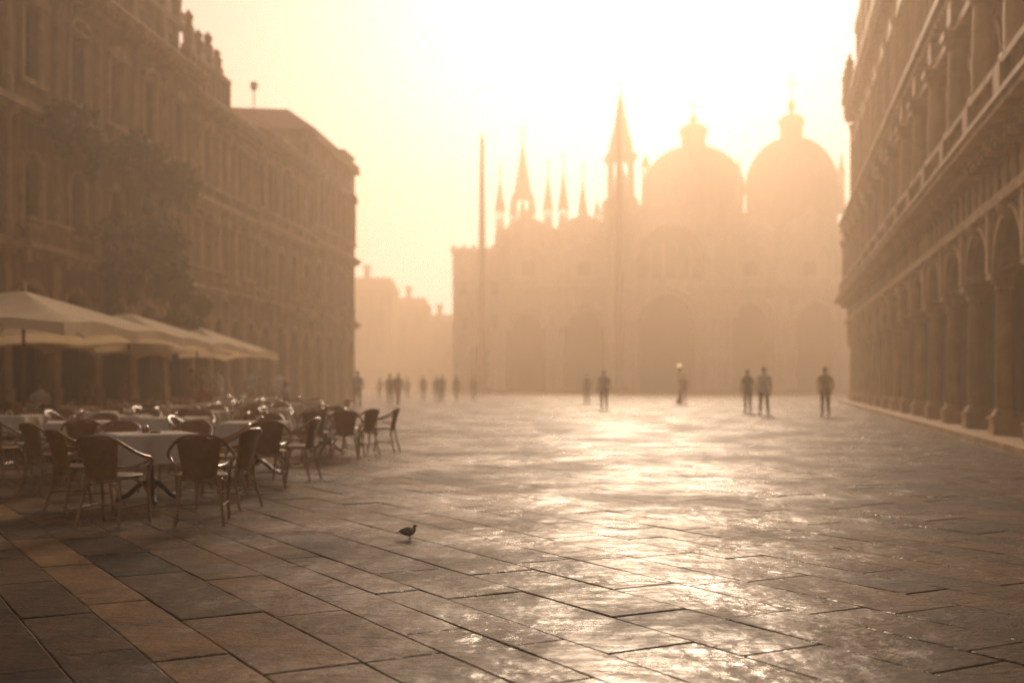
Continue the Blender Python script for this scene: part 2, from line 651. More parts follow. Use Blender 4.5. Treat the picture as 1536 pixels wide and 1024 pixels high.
    for i in range(n - 1):
        a0, a1 = xs[i], xs[i + 1]
        w.plate([(a0, 6.36), (a1, 6.36), (a1, 9.8), (a0, 9.8)],
                [arch(a0 + 0.62, a1 - 0.62, 6.5, 8.35, 14)], 0.1, 0.5, sides=False)
        archivolt(tr, (a0 + a1) / 2, 8.35, (a1 - a0) / 2 - 0.6, (a1 - a0) / 2 - 0.42, 0.02, 0.2, 16)
        for q in (a0 + 0.5, a1 - 0.5):
            tr.lathe([(0.12, 6.4), (0.13, 7.0), (0.10, 8.2), (0.17, 8.36)], q, 0.0, 8)
        xm = (a0 + a1) / 2
        p = MB()
        p.plate(arch(a0 + 0.6, a1 - 0.6, 6.4, 8.35, 14), [], 0.58, 0.04)
        fr = MB()
        fr.box(xm - 0.04, xm + 0.04, 0.52, 0.575, 6.4, 9.3)
        fr.box(a0 + 0.64, a1 - 0.64, 0.525, 0.575, 8.2, 8.3)
        wd = p.build('window', M['dark'], root)
        fr.build('frame', M['shutter'], wd)
    w.box(-0.2, xs[0], 0.1, 0.6, 6.36, 9.8)
    w.build('loggia_wall', M['stoneR'], root)
    tr.build('window_surround', M['trimR'], root, True)
    for i in range(n):
        c = MB()
        x = xs[i]
        c.lathe([(0.34, 7.28), (0.30, 7.38), (0.24, 7.42), (0.25, 8.0), (0.20, 9.35), (0.25, 9.4), (0.33, 9.62)], x, -0.42, 12)
        c.box(x - 0.34, x + 0.34, -0.78, 0.1, 9.62, 9.8)
        c.build('upper_column', M['trimR'], root, True)
    # second entablature
    e = MB()
    e.box(-0.3, Lend, -0.5, 0.6, 9.8, 10.0)
    e.box(-0.25, Lend, -0.3, 0.6, 10.0, 10.75)
    e.box(-0.3, Lend, -0.6, 0.6, 10.75, 10.9)
    e.box(-0.35, Lend, -0.75, 0.6, 10.9, 11.1)
    for i in range(n):
        e.box(xs[i] - 0.28, xs[i] + 0.28, -0.62, -0.3, 10.0, 10.74)
    x = -0.5
    while x < Lend:
        e.box(x, x + 0.2, -0.65, -0.3, 10.56, 10.748)
        x += 0.53
    e.build('upper_cornice', M['trimR'], root)
    # third storey with pedimented windows
    w = MB()
    tr = MB()
    for i in range(n - 1):
        a0, a1 = xs[i], xs[i + 1]
        xm = (a0 + a1) / 2
        w.plate([(a0, 11.1), (a1, 11.1), (a1, 17.4), (a0, 17.4)],
                [[(xm - 0.6, 12.3), (xm + 0.6, 12.3), (xm + 0.6, 15.2), (xm - 0.6, 15.2)]], 0.15, 0.4, sides=False)
        tr.box(xm - 0.85, xm - 0.6, 0.0, 0.15, 12.1, 15.4)
        tr.box(xm + 0.6, xm + 0.85, 0.0, 0.15, 12.1, 15.4)
        tr.add([(xm - 1.05, -0.15, 15.4), (xm + 1.05, -0.15, 15.4), (xm, -0.15, 16.2),
                (xm - 1.05, 0.15, 15.4), (xm + 1.05, 0.15, 15.4), (xm, 0.15, 16.2)],
               [(0, 1, 2), (0, 3, 4, 1), (1, 4, 5, 2), (2, 5, 3, 0)])
        tr.box(xm - 1.0, xm + 1.0, -0.2, 0.15, 11.9, 12.1)
        tr.lathe([(0.26, 11.1), (0.26, 11.9), (0.2, 12.0), (0.19, 16.3), (0.3, 16.8)], a0, 0.0, 10)
        p = MB()
        p.box(xm - 0.6, xm + 0.6, 0.5, 0.54, 12.3, 15.2)
        wd = p.build('window', M['dark'], root)
        fr = MB()
        fr.box(xm - 0.05, xm + 0.05, 0.44, 0.495, 12.3, 15.2)
        fr.box(xm - 0.56, xm + 0.56, 0.45, 0.495, 14.1, 14.2)
        fr.build('frame', M['shutter'], wd)
    w.box(-0.2, xs[0], 0.15, 0.6, 11.1, 17.4)
    w.box(-0.2, 0.2, 0.6, 9, 0, 17.4)
    w.build('upper_wall', M['stoneR'], root)
    tr.build('pediment', M['trimR'], root)
    e = MB()
    e.box(-0.3, Lend, -0.3, 0.6, 17.4, 17.9)
    e.box(-0.3, Lend, -0.45, 0.6, 17.9, 18.3)
    x = -0.5
    while x < Lend:
        e.box(x, x + 0.25, -0.4, -0.3, 17.6, 17.898)
        x += 0.8
    e.build('top_cornice', M['trimR'], root)
    # attic storeys stepping back from the square's far corner
    w = MB()
    w.box(1.2, Lend, 0.4, 9, 18.3, 22.6)
    w.box(0.7, Lend, 0.1, 9, 22.6, 23.1)
    w.box(3.4, Lend, 0.8, 9, 23.1, 27.2)
    w.box(2.9, Lend, 0.5, 9, 27.2, 27.7)
    x = 2.2
    while x < Lend - 2:
        w.box(x, x + 0.7, 0.1, 0.4, 18.3, 22.6)
        w.box(x + 1.6, x + 2.2, 0.5, 0.8, 23.1, 27.2)
        x += sp
    w.build('attic', M['stoneR'], root)
    for i in range(1, n - 1):
        xm = (xs[i] + xs[i + 1]) / 2
        p = MB()
        p.box(xm - 0.5, xm + 0.5, 0.34, 0.396, 19.2, 21.4)
        p.build('attic_window', M['dark'], root)
    # statues and urns along the attic edge
    for i in range(8):
        s = MB()
        x = 0.5 + i * sp * 0.5 if i < 3 else xs[i - 2]
        z = 18.3 if i < 3 else 23.1
        y = -0.35 if i < 3 else 0.35
        s.box(x - 0.3, x + 0.3, y - 0.25, y + 0.25, z, z + 0.5)
        s.lathe([(0.2, z + 0.5), (0.26, z + 0.9), (0.22, z + 1.3), (0.28, z + 1.7), (0.1, z + 1.95), (0.13, z + 2.1), (0.02, z + 2.25)], x, y, 8)
        s.build('statue', M['trimR'], root, True)


arcade_palace()


# ------------------------------------------------------------------ palaces on the left
LS = 0.66      # the row is modelled at 1/LS of its true size


def left_palace(name, label, D0, D1, eave, bay, winw, floors, ground=6.9, y_off=0.0, arcade=True, baluster=True, mats=('stoneL', 'trimL'), place=None, cor=1.0):
    st, tm = M[mats[0]], M[mats[1]]
    base = Vector((-20.3 + 0.0825 * (D0 - 42.3), D0, 0)) * LS + Vector((0, 0, CH * (1 - LS)))
    ang = math.atan2(1, 0.0825)
    root = empty(name, base, ang, label, 'building')
    root.scale = (LS, LS, LS)
    if place:
        root.location = place[0]
        root.rotation_euler.z = place[1]
    GZ = -CH * (1 - LS) / LS - 0.01
    Lw = (D1 - D0) * math.hypot(1, 0.0825)
    n = max(2, round(Lw / bay))
    bw = Lw / n
    yo = y_off
    w = MB()
    tr = MB()
    for i in range(n):
        a0, a1 = i * bw, (i + 1) * bw
        xm = (a0 + a1) / 2
        # ground floor arches
        w.plate([(a0, GZ), (a1, GZ), (a1, ground), (a0, ground)], [arch(a0 + 0.55, a1 - 0.55, GZ + 0.05, ground - 1.6 - (bw / 2 - 0.55), 12)], yo, 0.6, sides=False)
        archivolt(tr, xm, ground - 1.6 - (bw / 2 - 0.55), bw / 2 - 0.56, bw / 2 - 0.3, yo - 0.1, yo + 0.1, 14)
        tr.box(a0 - 0.28, a0 + 0.28, yo - 0.16, yo, GZ, ground - 0.5)
        tr.box(a0 - 0.36, a0 + 0.36, yo - 0.22, yo - 0.16, GZ, 1.0)
        z0 = ground
        for fi, (z1, wz0, wz1, arched, pairs) in enumerate(floors):
            hs = []
            if pairs:
                ws = [xm - winw * 0.62, xm + winw * 0.62]
                ww = winw * 0.45
            else:
                ws = [xm]
                ww = winw / 2
            for c in ws:
                if arched:
                    hs.append(arch(c - ww, c + ww, wz0, wz1 - ww, 10))
                else:
                    hs.append([(c - ww, wz0), (c + ww, wz0), (c + ww, wz1), (c - ww, wz1)])
            w.plate([(a0, z0), (a1, z0), (a1, z1), (a0, z1)], hs, yo, 0.45, sides=False)
            for c, h in zip(ws, hs):
                p = MB()
                p.plate(h, [], yo + 0.42, 0.03)
                wd = p.build('window', M['dark'], root)
                fr = MB()
                fr.box(c - 0.04, c + 0.04, yo + 0.35, yo + 0.415, wz0, wz1)
                for q in (0.33, 0.66):
                    zz = wz0 + (wz1 - wz0) * q
                    fr.box(c - ww + 0.03, c + ww - 0.03, yo + 0.36, yo + 0.415, zz - 0.03, zz + 0.03)
                fr.build('frame', M['shutter'], wd)
                # moulded surround, sill, hood
                tr.box(c - ww - 0.22, c - ww, yo - 0.14, yo + 0.05, wz0 - 0.1, wz1 + 0.1)
                tr.box(c + ww, c + ww + 0.22, yo - 0.14, yo + 0.05, wz0 - 0.1, wz1 + 0.1)
                tr.box(c - ww - 0.34, c + ww + 0.34, yo - 0.26, yo + 0.05, wz0 - 0.3, wz0 - 0.1)
                if arched:
                    archivolt(tr, c, wz1 - ww + 0.1, ww + 0.01, ww + 0.26, yo - 0.15, yo + 0.04, 12)
                elif (i + fi) % 2:
                    tr.add([(c - ww - 0.45, yo - 0.35, wz1 + 0.25), (c + ww + 0.45, yo - 0.35, wz1 + 0.25), (c, yo - 0.35, wz1 + 0.8),
                            (c - ww - 0.45, yo, wz1 + 0.25), (c + ww + 0.45, yo, wz1 + 0.25), (c, yo, wz1 + 0.8)],
                           [(0, 1, 2), (0, 3, 4, 1), (1, 4, 5, 2), (2, 5, 3, 0)])
                    tr.box(c - ww - 0.4, c + ww + 0.4, yo - 0.3, yo + 0.03, wz1 + 0.1, wz1 + 0.25)
                else:
                    archivolt(tr, c, wz1 + 0.2, ww + 0.12, ww + 0.38, yo - 0.34, yo, 10, rise=0.55)
                    tr.box(c - ww - 0.4, c + ww + 0.4, yo - 0.3, yo + 0.03, wz1 + 0.1, wz1 + 0.22)
            # attached half columns between the bays
            tr.lathe([(0.24, z0 + 0.25), (0.24, z0 + 0.9), (0.18, z0 + 1.0), (0.15, z1 - 0.9), (0.26, z1 - 0.5)], a0, yo - 0.08, 8)
            z0 = z1
    w.box(-0.02, Lw + 0.02, yo + 0.602, 12, GZ, eave)
    w.build('wall', st, root)
    tr.build('trim', tm, root)
    for i in range(n):
        xm = (i + 0.5) * bw
        p = MB()
        p.plate(arch(xm - bw / 2 + 0.6, xm + bw / 2 - 0.6, GZ + 0.06, ground - 1.65 - (bw / 2 - 0.6), 12), [], yo + 0.55, 0.04)
        p.build('doorway', M['dark'], root)
    # string courses at each floor and the great cornice
    e = MB()
    z0 = ground
    for z1 in [ground] + [f[0] for f in floors[:-1]]:
        e.box(-0.1, Lw + 0.1, yo - 0.4, yo, z1 - 0.5, z1 - 0.25)
        e.box(-0.25, Lw + 0.25, yo - 0.6, yo, z1 - 0.25, z1)
        e.box(-0.1, Lw + 0.1, yo - 0.22, yo, z1, z1 + 0.25)
    e.build('string_course', tm, root)
    e = MB()
    e.box(-0.2, Lw + 0.2, yo - 0.5, yo + 0.6, eave - 0.7, eave - 0.35)
    e.box(-0.5, Lw + 0.5 * cor, yo - 0.95 * cor, yo + 0.6, eave - 0.35, eave - 0.12)
    e.box(-0.6, Lw + 0.6 * cor, yo - 1.1 * cor, yo + 0.6, eave - 0.12, eave + 0.06)
    x = 0
    while x < Lw:
        e.box(x, x + 0.22, yo - 0.85 * cor, yo - 0.02, eave - 0.6, eave - 0.352)
        x += 0.62
    e.build('cornice', tm, root)
    # balconies before some of the windows of the first floor
    for i in range(0, n, 2):
        xm = (i + 0.5) * bw
        fz = ground
        bk = MB()
        bk.box(xm - bw * 0.46, xm + bw * 0.46, yo - 1.0, yo - 0.61, fz - 0.22, fz)
        bk.box(xm - bw * 0.46, xm + bw * 0.46, yo - 1.0, yo - 0.84, fz + 0.9, fz + 1.02)
        for j in range(12):
            xx = xm - bw * 0.43 + j * bw * 0.86 / 11
            bk.lathe([(0.05, fz), (0.085, fz + 0.3), (0.04, fz + 0.6), (0.06, fz + 0.9)], xx, yo - 0.92, 6, cap=False)
        for q in (-1, 1):
            bk.box(xm + q * bw * 0.4 - 0.13, xm + q * bw * 0.4 + 0.13, yo - 0.85, yo - 0.61, fz - 0.8, fz - 0.22, taper=0.04)
        bk.build('balcony', tm, root)
    return root, Lw, n, bw


ra, LA, nA, bA = left_palace('palace', 'ochre palace nearest on the left with columns, balconies and a heavy cornice', 4.0, 62.0, 19.0, 3.9, 1.35,
                             [(12.6, 7.9, 10.6, True, False), (18.3, 13.9, 16.9, False, False)])
# attic storey of the first palace with pediments and statues
b = MB()
b.box(2, LA - 0.2, 0.6, 10, 19.06, 21.6)
b.box(1.8, LA, 0.3, 10, 21.6, 21.95)
for i in range(nA):
    b.box(i * bA - 0.25 + 1, i * bA + 0.25 + 1, 0.25, 0.6, 19.06, 21.6)
b.build('attic', M['stoneL'], ra)
for i in range(nA):
    p = MB()
    p.box(i * bA + 2.2, i * bA + 3.4, 0.54, 0.597, 19.7, 21.0)
    p.build('attic_window', M['dark'], ra)
for i, x in enumerate([LA - 0.6, LA - 2.4, LA - 4.6, LA - 6.5, LA - 10]):
    s = MB()
    h = 1.4 + 0.5 * (i % 2)
    s.box(x - 0.4, x + 0.4, 0.3, 1.0, 21.95, 22.6)
    s.lathe([(0.3, 22.6), (0.34, 22.6 + h * 0.4), (0.4, 22.6 + h * 0.7), (0.15, 22.6 + h * 0.82), (0.2, 22.6 + h * 0.92), (0.03, 22.6 + h)], x, 0.65, 8)
    s.build('statue', M['trimL'], ra, True)
# second palace
rb, LB, nB, bB = left_palace('palace', 'second palace on the left with close paired windows under a broken balustrade', 62.0, 74.0, 17.9, 3.0, 1.5,
                             [(12.2, 7.8, 10.8, False, True), (17.2, 13.3, 16.3, False, True)])
b = MB()
b.box(0, LB * 0.55, 0.2, 6, 17.96, 20.3)
b.box(-0.1, LB * 0.55 + 0.1, -0.05, 6, 20.3, 20.6)
for i in range(9):
    x = i * LB * 0.55 / 8
    b.box(x - 0.16, x + 0.16, 0.0, 0.2, 17.96, 20.3)
b.build('attic', M['stoneL'], rb)
for i, x in enumerate([0.8, 2.3, 3.9, 5.4]):
    s = MB()
    h = (2.1, 1.4, 1.8, 1.2)[i]
    s.box(x - 0.35, x + 0.35, 0.1, 0.8, 20.6, 21.1)
    s.lathe([(0.3, 21.1), (0.36, 21.1 + h * 0.45), (0.2, 21.1 + h * 0.6), (0.3, 21.1 + h * 0.8), (0.02, 21.1 + h)], x, 0.45, 8)
    s.build('urn', M['trimL'], rb, True)
for k in range(5):
    s = MB()
    x = LB * 0.58 + k * 1.05
    s.box(x, x + 0.9, -0.2, 0.1, 17.96, 18.9 - 0.1 * (k % 2))
    s.build('parapet_block', M['trimL'], rb)
# third palace, lower, and behind it the taller block that ends the row
rc, LC, nC, bC = left_palace('palace', 'hazy lower palace with tall arched windows, third along the left row', 74.0, 88.0, 18.6, 3.6, 1.5,
                             [(12.4, 7.9, 11.0, True, False), (17.9, 13.6, 16.6, False, True)])
b = MB()
b.add([(-0.3, -0.9, 18.67), (LC - 0.05, -0.9, 18.67), (LC - 0.05, 10, 18.67), (-0.3, 10, 18.67), (-0.3, 5, 20.6), (LC - 0.05, 5, 20.6)],
      [(0, 1, 5, 4), (1, 2, 5), (2, 3, 4, 5), (3, 0, 4), (3, 2, 1, 0)])
b.build('roof', M['roof'], rc)
rd, LD, nD, bD = left_palace('palace', 'tall hazy block with hipped roof that ends the left row', 88.0, 103.5, 22.0, 3.8, 1.5,
                             [(13.0, 8.2, 11.4, True, False), (21.2, 14.6, 18.4, False, True)], cor=0.4)
b = MB()
b.add([(-0.5, -0.45, 22.07), (LD * 0.72, -0.45, 22.07), (LD * 0.72, 15, 22.07), (-0.5, 15, 22.07), (4.6, 3.4, 25.0), (4.6, 15, 25.6)],
      [(0, 1, 4), (1, 2, 5, 4), (2, 3, 5), (3, 0, 4, 5), (3, 2, 1, 0)])
rf = b.build('roof', M['roof'], rd)
c = MB()
c.box(3, 3.9, 12.0, 12.9, 24.0, 26.2)
c.box(2.85, 4.05, 11.85, 13.05, 26.2, 26.5)
c.build('chimney', M['stoneL'], rf)
c = MB()
c.tube([(4.0, 6.2, 23.5), (4.0, 6.2, 26.6)], 0.06, 6)
c.lathe([(0.15, 26.5), (0.3, 26.7), (0.3, 27.1), (0.36, 27.15), (0.05, 27.3)], 4.0, 6.2, 8)
c.build('lantern_vent', M['iron'], rf)
b = MB()
b.box(LD * 0.74, LD - 0.1, 0.2, 9, 22.06, 22.7)
b.box(LD * 0.73, LD + 0.1, 0.0, 9, 22.7, 22.95)
b.build('parapet', M['trimL'], rd)
# side wall of the tall block, seen above the lower palace
b = MB()
for zz in (19.6, 21.0):
    b.box(-0.25, 0.02, 0.3, 12, zz, zz + 0.25)
b.build('side_cornice', M['trimL'], rd)


# far low houses between the left row and the church
HS = 1.7


def house(x0, x1, Y, h, rh, label, depth=8):
    r = empty('house', (x0 * HS, Y * HS, CH * (1 - HS)), 0, label, 'house')
    r.scale = (HS, HS, HS)
    w = x1 - x0
    b = MB()
    holes = []
    k = max(2, int(w / 2.6))
    for fl in range(int(h // 3.4)):
        for i in range(k):
            c = (i + 0.5) * w / k
            z = 1.3 + fl * 3.4
            if z + 1.8 < h:
                holes.append([(c - 0.45, z), (c + 0.45, z), (c + 0.45, z + 1.7), (c - 0.45, z + 1.7)])
    b.plate([(0, 0), (w, 0), (w, h), (0, h)], holes, 0, 0.3)
    b.box(0, w, 0.302, depth, 0, h)
    b.build('wall', M['stoneL'], r)
    for hl in holes:
        p = MB()
        p.plate(hl, [], 0.24, 0.03)
        p.build('window', M['shutter'], r)
    b = MB()
    b.add([(-0.3, -0.4, h), (w + 0.3, -0.4, h), (w + 0.3, depth, h), (-0.3, depth, h), (0.5, depth / 2, h + rh), (w - 0.5, depth / 2, h + rh)],
          [(0, 1, 5, 4), (1, 2, 5), (2, 3, 4, 5), (3, 0, 4), (3, 2, 1, 0)])
    rf = b.build('roof', M['roof'], r)
    b = MB()
    b.box(w * 0.3, w * 0.3 + 0.7, depth * 0.4, depth * 0.4 + 0.7, h + rh * 0.3, h + rh + 1.1)
    b.box(w * 0.3 - 0.15, w * 0.3 + 0.85, depth * 0.4 - 0.15, depth * 0.4 + 0.85, h + rh + 1.1, h + rh + 1.4)
    b.build('chimney', M['stoneL'], rf)


house(px(520, 128), px(588, 128), 128, 12.4, 1.8, 'hazy tiled house just beyond the end of the left row')
house(px(590, 140), px(640, 140), 140, 11.2, 1.5, 'lower hazy house in the gap, second from the left row')
house(px(638, 146), px(688, 146), 146, 9.4, 1.4, 'lowest hazy house, tucked beside the square block left of the church')
# square block beside the church
r = empty('clock_tower', (px(679, 126) * 1.45, 126 * 1.45, CH * (1 - 1.45)), 0, 'plain square hazy block adjoining the church on its left', 'building')
r.scale = (1.45, 1.45, 1.45)
b = MB()
w = px(758, 126) - px(679, 126)
b.plate([(0, 0), (w, 0), (w, 16.6), (0, 16.6)], [arch(w / 2 - 1.2, w / 2 + 1.2, 0.05, 4.5)] +
        [[(c - 0.4, z), (c + 0.4, z), (c + 0.4, z + 1.7), (c - 0.4, z + 1.7)] for c in (1.3, w - 1.3) for z in (7.5, 11.5)], 0, 0.4)
b.box(0, w, 0.402, 6, 0, 16.6)
b.build('wall', M['basil'], r)
b = MB()
b.box(-0.25, w + 0.25, -0.25, 6.2, 16.6, 17.1)
for k in range(6):
    b.box(k * w / 5.4, k * w / 5.4 + 0.35, -0.1, 0.3, 17.1, 17.5)
b.build('cornice', M['basiltrim'], r)
b = MB()
b.plate(arch(w / 2 - 1.2, w / 2 + 1.2, 0.05, 4.5), [], 0.37, 0.02)
b.build('doorway', M['dark'], r)
for c in (1.3, w - 1.3):
    for z in (7.5, 11.5):
        b = MB()
        b.box(c - 0.4, c + 0.4, 0.36, 0.39, z, z + 1.7)
        b.build('window', M['dark'], r)


# ------------------------------------------------------------------ the church
KS = 1.45        # the church and its neighbours are modelled at 1/KS of their true size
BD = 118.0
PM = F / BD                      # pixels per metre on the facade plane


def bx(x):
    return (x - 768) / PM


def bz(y):
    return (HZ - y) / PM + CH


def basilica():
    root = empty('basilica', (0, BD * KS, CH * (1 - KS)), 0, 'domed church with arched portals and spires closing the square in the mist', 'church')
    root.scale = (KS, KS, KS)
    # two-storey front: portals below, lunettes above
    w = MB()
    tr = MB()
    ports = [(789, 29, 464), (877, 31, 458), (1002, 44, 434), (1129, 29, 447), (1227, 33, 445)]
    edges = [752, 832, 938, 1068, 1178, 1284]
    ztop = bz(432)
    for i, (cx, hw, ty) in enumerate(ports):
        x0, x1 = bx(edges[i]), bx(edges[i + 1])
        c, r = bx(cx), hw / PM
        zs = bz(ty) - r
        w.plate([(x0, 0), (x1, 0), (x1, ztop), (x0, ztop)], [arch(c - r, c + r, 0.05, zs, 18)], 0, 3.0, sides=False)
        archivolt(tr, c, zs, r + 0.02, r + 0.55, -0.25, 0.3, 22)
        archivolt(tr, c, zs, r - 0.55, r - 0.02, 0.6, 1.2, 22)
        p = MB()
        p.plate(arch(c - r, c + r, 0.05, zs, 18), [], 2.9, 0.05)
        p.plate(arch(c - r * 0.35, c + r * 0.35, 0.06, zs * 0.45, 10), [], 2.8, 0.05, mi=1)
        p.build('portal', [M['portalshade'], M['dark']], root)
        # clusters of small columns at both jambs, in two tiers
        for q in (-1, 1):
            for j in range(4):
                xx = c + q * (r + 0.35 + j * 0.5)
                for (za, zb) in ((0.3, zs * 0.52), (zs * 0.56, zs)):
                    tr.lathe([(0.2, za), (0.15, za + 0.2), (0.14, zb - 0.3), (0.22, zb)], xx, -0.35, 8)
            tr.box(c + q * (r + 1.1) - 1.1, c + q * (r + 1.1) + 1.1, -0.65, -0.002, zs * 0.52, zs * 0.56)
    w.box(bx(752), bx(1284), 3.0, 18, 0.1, ztop)
    # terrace balustrade
    tr.box(bx(750), bx(952), -0.9, 0.2, ztop, ztop + 0.35)
    tr.box(bx(1052), bx(1286), -0.9, 0.2, ztop, ztop + 0.35)
    tr.box(bx(750), bx(952), -0.75, -0.6, ztop + 1.1, ztop + 1.28)
    tr.box(bx(1052), bx(1286), -0.75, -0.6, ztop + 1.1, ztop + 1.28)
    x = bx(750)
    while x < bx(1286):
        if not bx(952) < x < bx(1052):
            tr.lathe([(0.07, ztop + 0.35), (0.1, ztop + 0.6), (0.05, ztop + 1.1)], x, -0.68, 6, cap=False)
        x += 0.55
    # upper storey, set back a little; gables of ogee outline above it
    uy = 3.0
    ups = [(792, 30, 402, 1), (879, 34, 398, 1), (1014, 53, 331, 0), (1135, 33, 392, 1), (1227, 36, 390, 1)]
    ued = [752, 832, 952, 1076, 1180, 1284]
    zu = bz(336)
    for i, (cx, hw, ty, sm) in enumerate(ups):
        x0, x1 = bx(ued[i]), bx(ued[i + 1])
        c, r = bx(cx), hw / PM
        if sm:
            zl = bz(372)
            holes = [arch(c - 0.8, c + 0.8, bz(412), bz(396), 10)]
            w.plate([(x0, ztop), (x1, ztop), (x1, zu), (x0, zu)], holes, uy, 1.2, sides=False)
            p = MB()
            p.plate(arch(c - 0.8, c + 0.8, bz(412), bz(396), 10), [], uy + 1.1, 0.04)
            p.build('window', M['dark'], root)
            archivolt(tr, c, bz(388), r - 0.4, r + 0.15, uy - 0.3, uy + 0.1, 18)
            # ogee gable: a plate with an onion outline
            g = []
            for k in range(13):
                a = PI * k / 12
                g.append((c + (r + 0.5) * math.cos(a), bz(352) + (r + 0.2) * math.sin(a) * 0.95))
            g = g[:6] + [(c + 0.25, bz(352) + r * 1.12), (c, bz(352) + r * 1.5), (c - 0.25, bz(352) + r * 1.12)] + g[7:]
            gm = MB()
            gm.plate(g, [], uy - 0.15, 0.9, back=True)
            gm.build('gable', M['basiltrim'], root)
        else:
            zs = bz(ty) - r
            w.plate([(x0, ztop), (x1, ztop), (x1, zu + 1), (c + r + 1, bz(300)), (c - r - 1, bz(300)), (x0, zu + 1)],
                    [arch(c - r, c + r, bz(414), zs, 22)], uy, 2.0, sides=False)
            p = MB()
            p.plate(arch(c - r, c + r, bz(414), zs, 22), [], uy + 1.9, 0.04)
            for k in (-0.6, -0.2, 0.2, 0.6):
                p.box(c + k * r - 0.12, c + k * r + 0.12, uy + 1.7, uy + 1.89, bz(414), zs + 2.2 - abs(k), mi=1)
            p.build('great_window', [M['dark'], M['basil']], root)
            archivolt(tr, c, zs, r + 0.02, r + 1.0, uy - 0.4, uy + 0.3, 26)
            # tall ogee gable crowned by a figure
            g = []
            ro = r + 1.0
            for k in range(25):
                a = PI * k / 24
                g.append((c + ro * 1.05 * math.cos(a), zs + ro * math.sin(a)))
            pk = bz(262)
            mid = [(c + ro * 0.45, zs + ro * 0.98), (c + 0.7, zs + ro * 1.18), (c, pk), (c - 0.7, zs + ro * 1.18), (c - ro * 0.45, zs + ro * 0.98)]
            g = g[:8] + mid + g[17:]
            g += [(c - (r + 0.03) * math.cos(PI * k / 20), zs + (r + 0.03) * math.sin(PI * k / 20)) for k in range(21)]
            gm = MB()
            gm.plate(g, [], uy + 0.32, 1.3, back=True)
            gb = gm.build('gable', M['basiltrim'], root)
            s = MB()
            s.lathe([(0.45, pk - 0.4), (0.5, pk), (0.28, pk + 0.2), (0.36, pk + 1.0), (0.42, pk + 1.4), (0.16, pk + 1.7), (0.2, pk + 1.95), (0.02, pk + 2.15)], c, uy + 0.9, 8)
            s.build('statue', M['basiltrim'], gb, True)
    w.box(bx(752), bx(952), uy + 1.2, 20, ztop, zu - 0.1)
    w.box(bx(952) + 0.01, bx(1076) - 0.01, uy + 2.01, 20, ztop, bz(312))
    w.box(bx(1076), bx(1284), uy + 1.2, 20, ztop, zu - 0.1)
    w.box(bx(930), bx(1280), 9, 30, zu - 0.2, bz(300))
    w.build('facade', M['basil'], root)
    # cornices between the storeys
    tr.box(bx(752), bx(940), uy - 0.35, uy, bz(345), bz(340))
    tr.box(bx(1090), bx(1284), uy - 0.35, uy, bz(345), bz(340))
    tr.build('trim', M['basiltrim'], root, True)

    # pinnacles: an open tabernacle on four shafts, then a crocketed spire
    def pinnacle(x, ytip, yspire, ytab, wpx, Y=3.0, fin=True):
        # built round the axis at Y behind the front; sizes grow with the extra distance
        k = (BD + Y) / BD
        X = bx(x) * k
        z = lambda y: (HZ - y) / PM * k + CH
        r = wpx / 2 / PM * k
        z0, z1, zt = z(ytab), z(yspire), z(ytip)
        h = (z1 - z0)
        o = MB()
        o.box(X - r * 1.05, X + r * 1.05, Y - r * 1.05, Y + r * 1.05, z0 - 1.6, z0)
        for a in (-1, 1):
            for b_ in (-1, 1):
                o.lathe([(r * 0.24, z0), (r * 0.2, z0 + h * 0.2), (r * 0.18, z1 - h * 0.15), (r * 0.28, z1)], X + a * r * 0.72, Y + b_ * r * 0.72, 6)
        o.box(X - r * 1.1, X + r * 1.1, Y - r * 1.1, Y + r * 1.1, z1, z1 + h * 0.1)
        for a in range(4):             # small gablets on each side
            q = a * PI / 2
            for sgn in (-1, 1):
                o.lathe([(r * 0.2, z1 + h * 0.1), (0.02, z1 + h * 0.1 + r * 1.3)], X + r * 0.95 * math.cos(q + sgn * 0.78), Y + r * 0.95 * math.sin(q + sgn * 0.78), 6)
        o.lathe([(r * 0.5, z0), (r * 0.45, z0 + h * 0.55), (r * 0.2, z0 + h * 0.75), (r * 0.24, z0 + h * 0.85), (0.03, z0 + h * 0.95)], X, Y, 8)   # figure inside
        zb = z1 + h * 0.1
        prof = [(r * 0.98, zb)]
        for i in range(1, 9):
            t = i / 9
            prof.append((r * 0.98 * (1 - t) ** 1.25 + 0.05, zb + (zt - zb) * t))
        prof.append((0.04, zt))
        o.lathe(prof, X, Y, 8)
        for i in range(1, 7):
            t = i / 8
            rr = r * 0.98 * (1 - t) ** 1.25 + 0.06
            for q in range(4):
                a = q * PI / 2 + PI / 8
                o.sphere((X + rr * math.cos(a), Y + rr * math.sin(a), zb + (zt - zb) * t), max(0.07, r * 0.11), 6, 4)
        if fin:
            o.sphere((X, Y, zt + 0.15), 0.2, 8, 6)
            o.tube([(X, Y, zt), (X, Y, zt + 1.5)], 0.06, 6)
            o.box(X - 0.35, X + 0.35, Y - 0.05, Y + 0.05, zt + 0.9, zt + 1.02)
        return o.build('pinnacle', M['basiltrim'], root, False)
    pinnacle(750, 262, 316, 352, 15, 1.5)
    pinnacle(784, 204, 298, 345, 29, 6)
    pinnacle(822, 256, 314, 336, 15)
    pinnacle(845, 246, 313, 336, 16)
    pinnacle(874, 262, 318, 338, 14)
    pinnacle(931, 128, 240, 300, 42, 5)
    pinnacle(768, 292, 322, 340, 8, 2.5, False)
    pinnacle(800, 292, 322, 340, 8, 2.5, False)
    pinnacle(896, 300, 322, 338, 10, 3, False)
    pinnacle(968, 232, 250, 290, 11, 5, False)
    pinnacle(1108, 236, 262, 292, 7, 5, False)
    pinnacle(1262, 226, 262, 300, 9, 5, False)
    pinnacle(1284, 292, 310, 336, 12, 2, False)
    sb = MB()
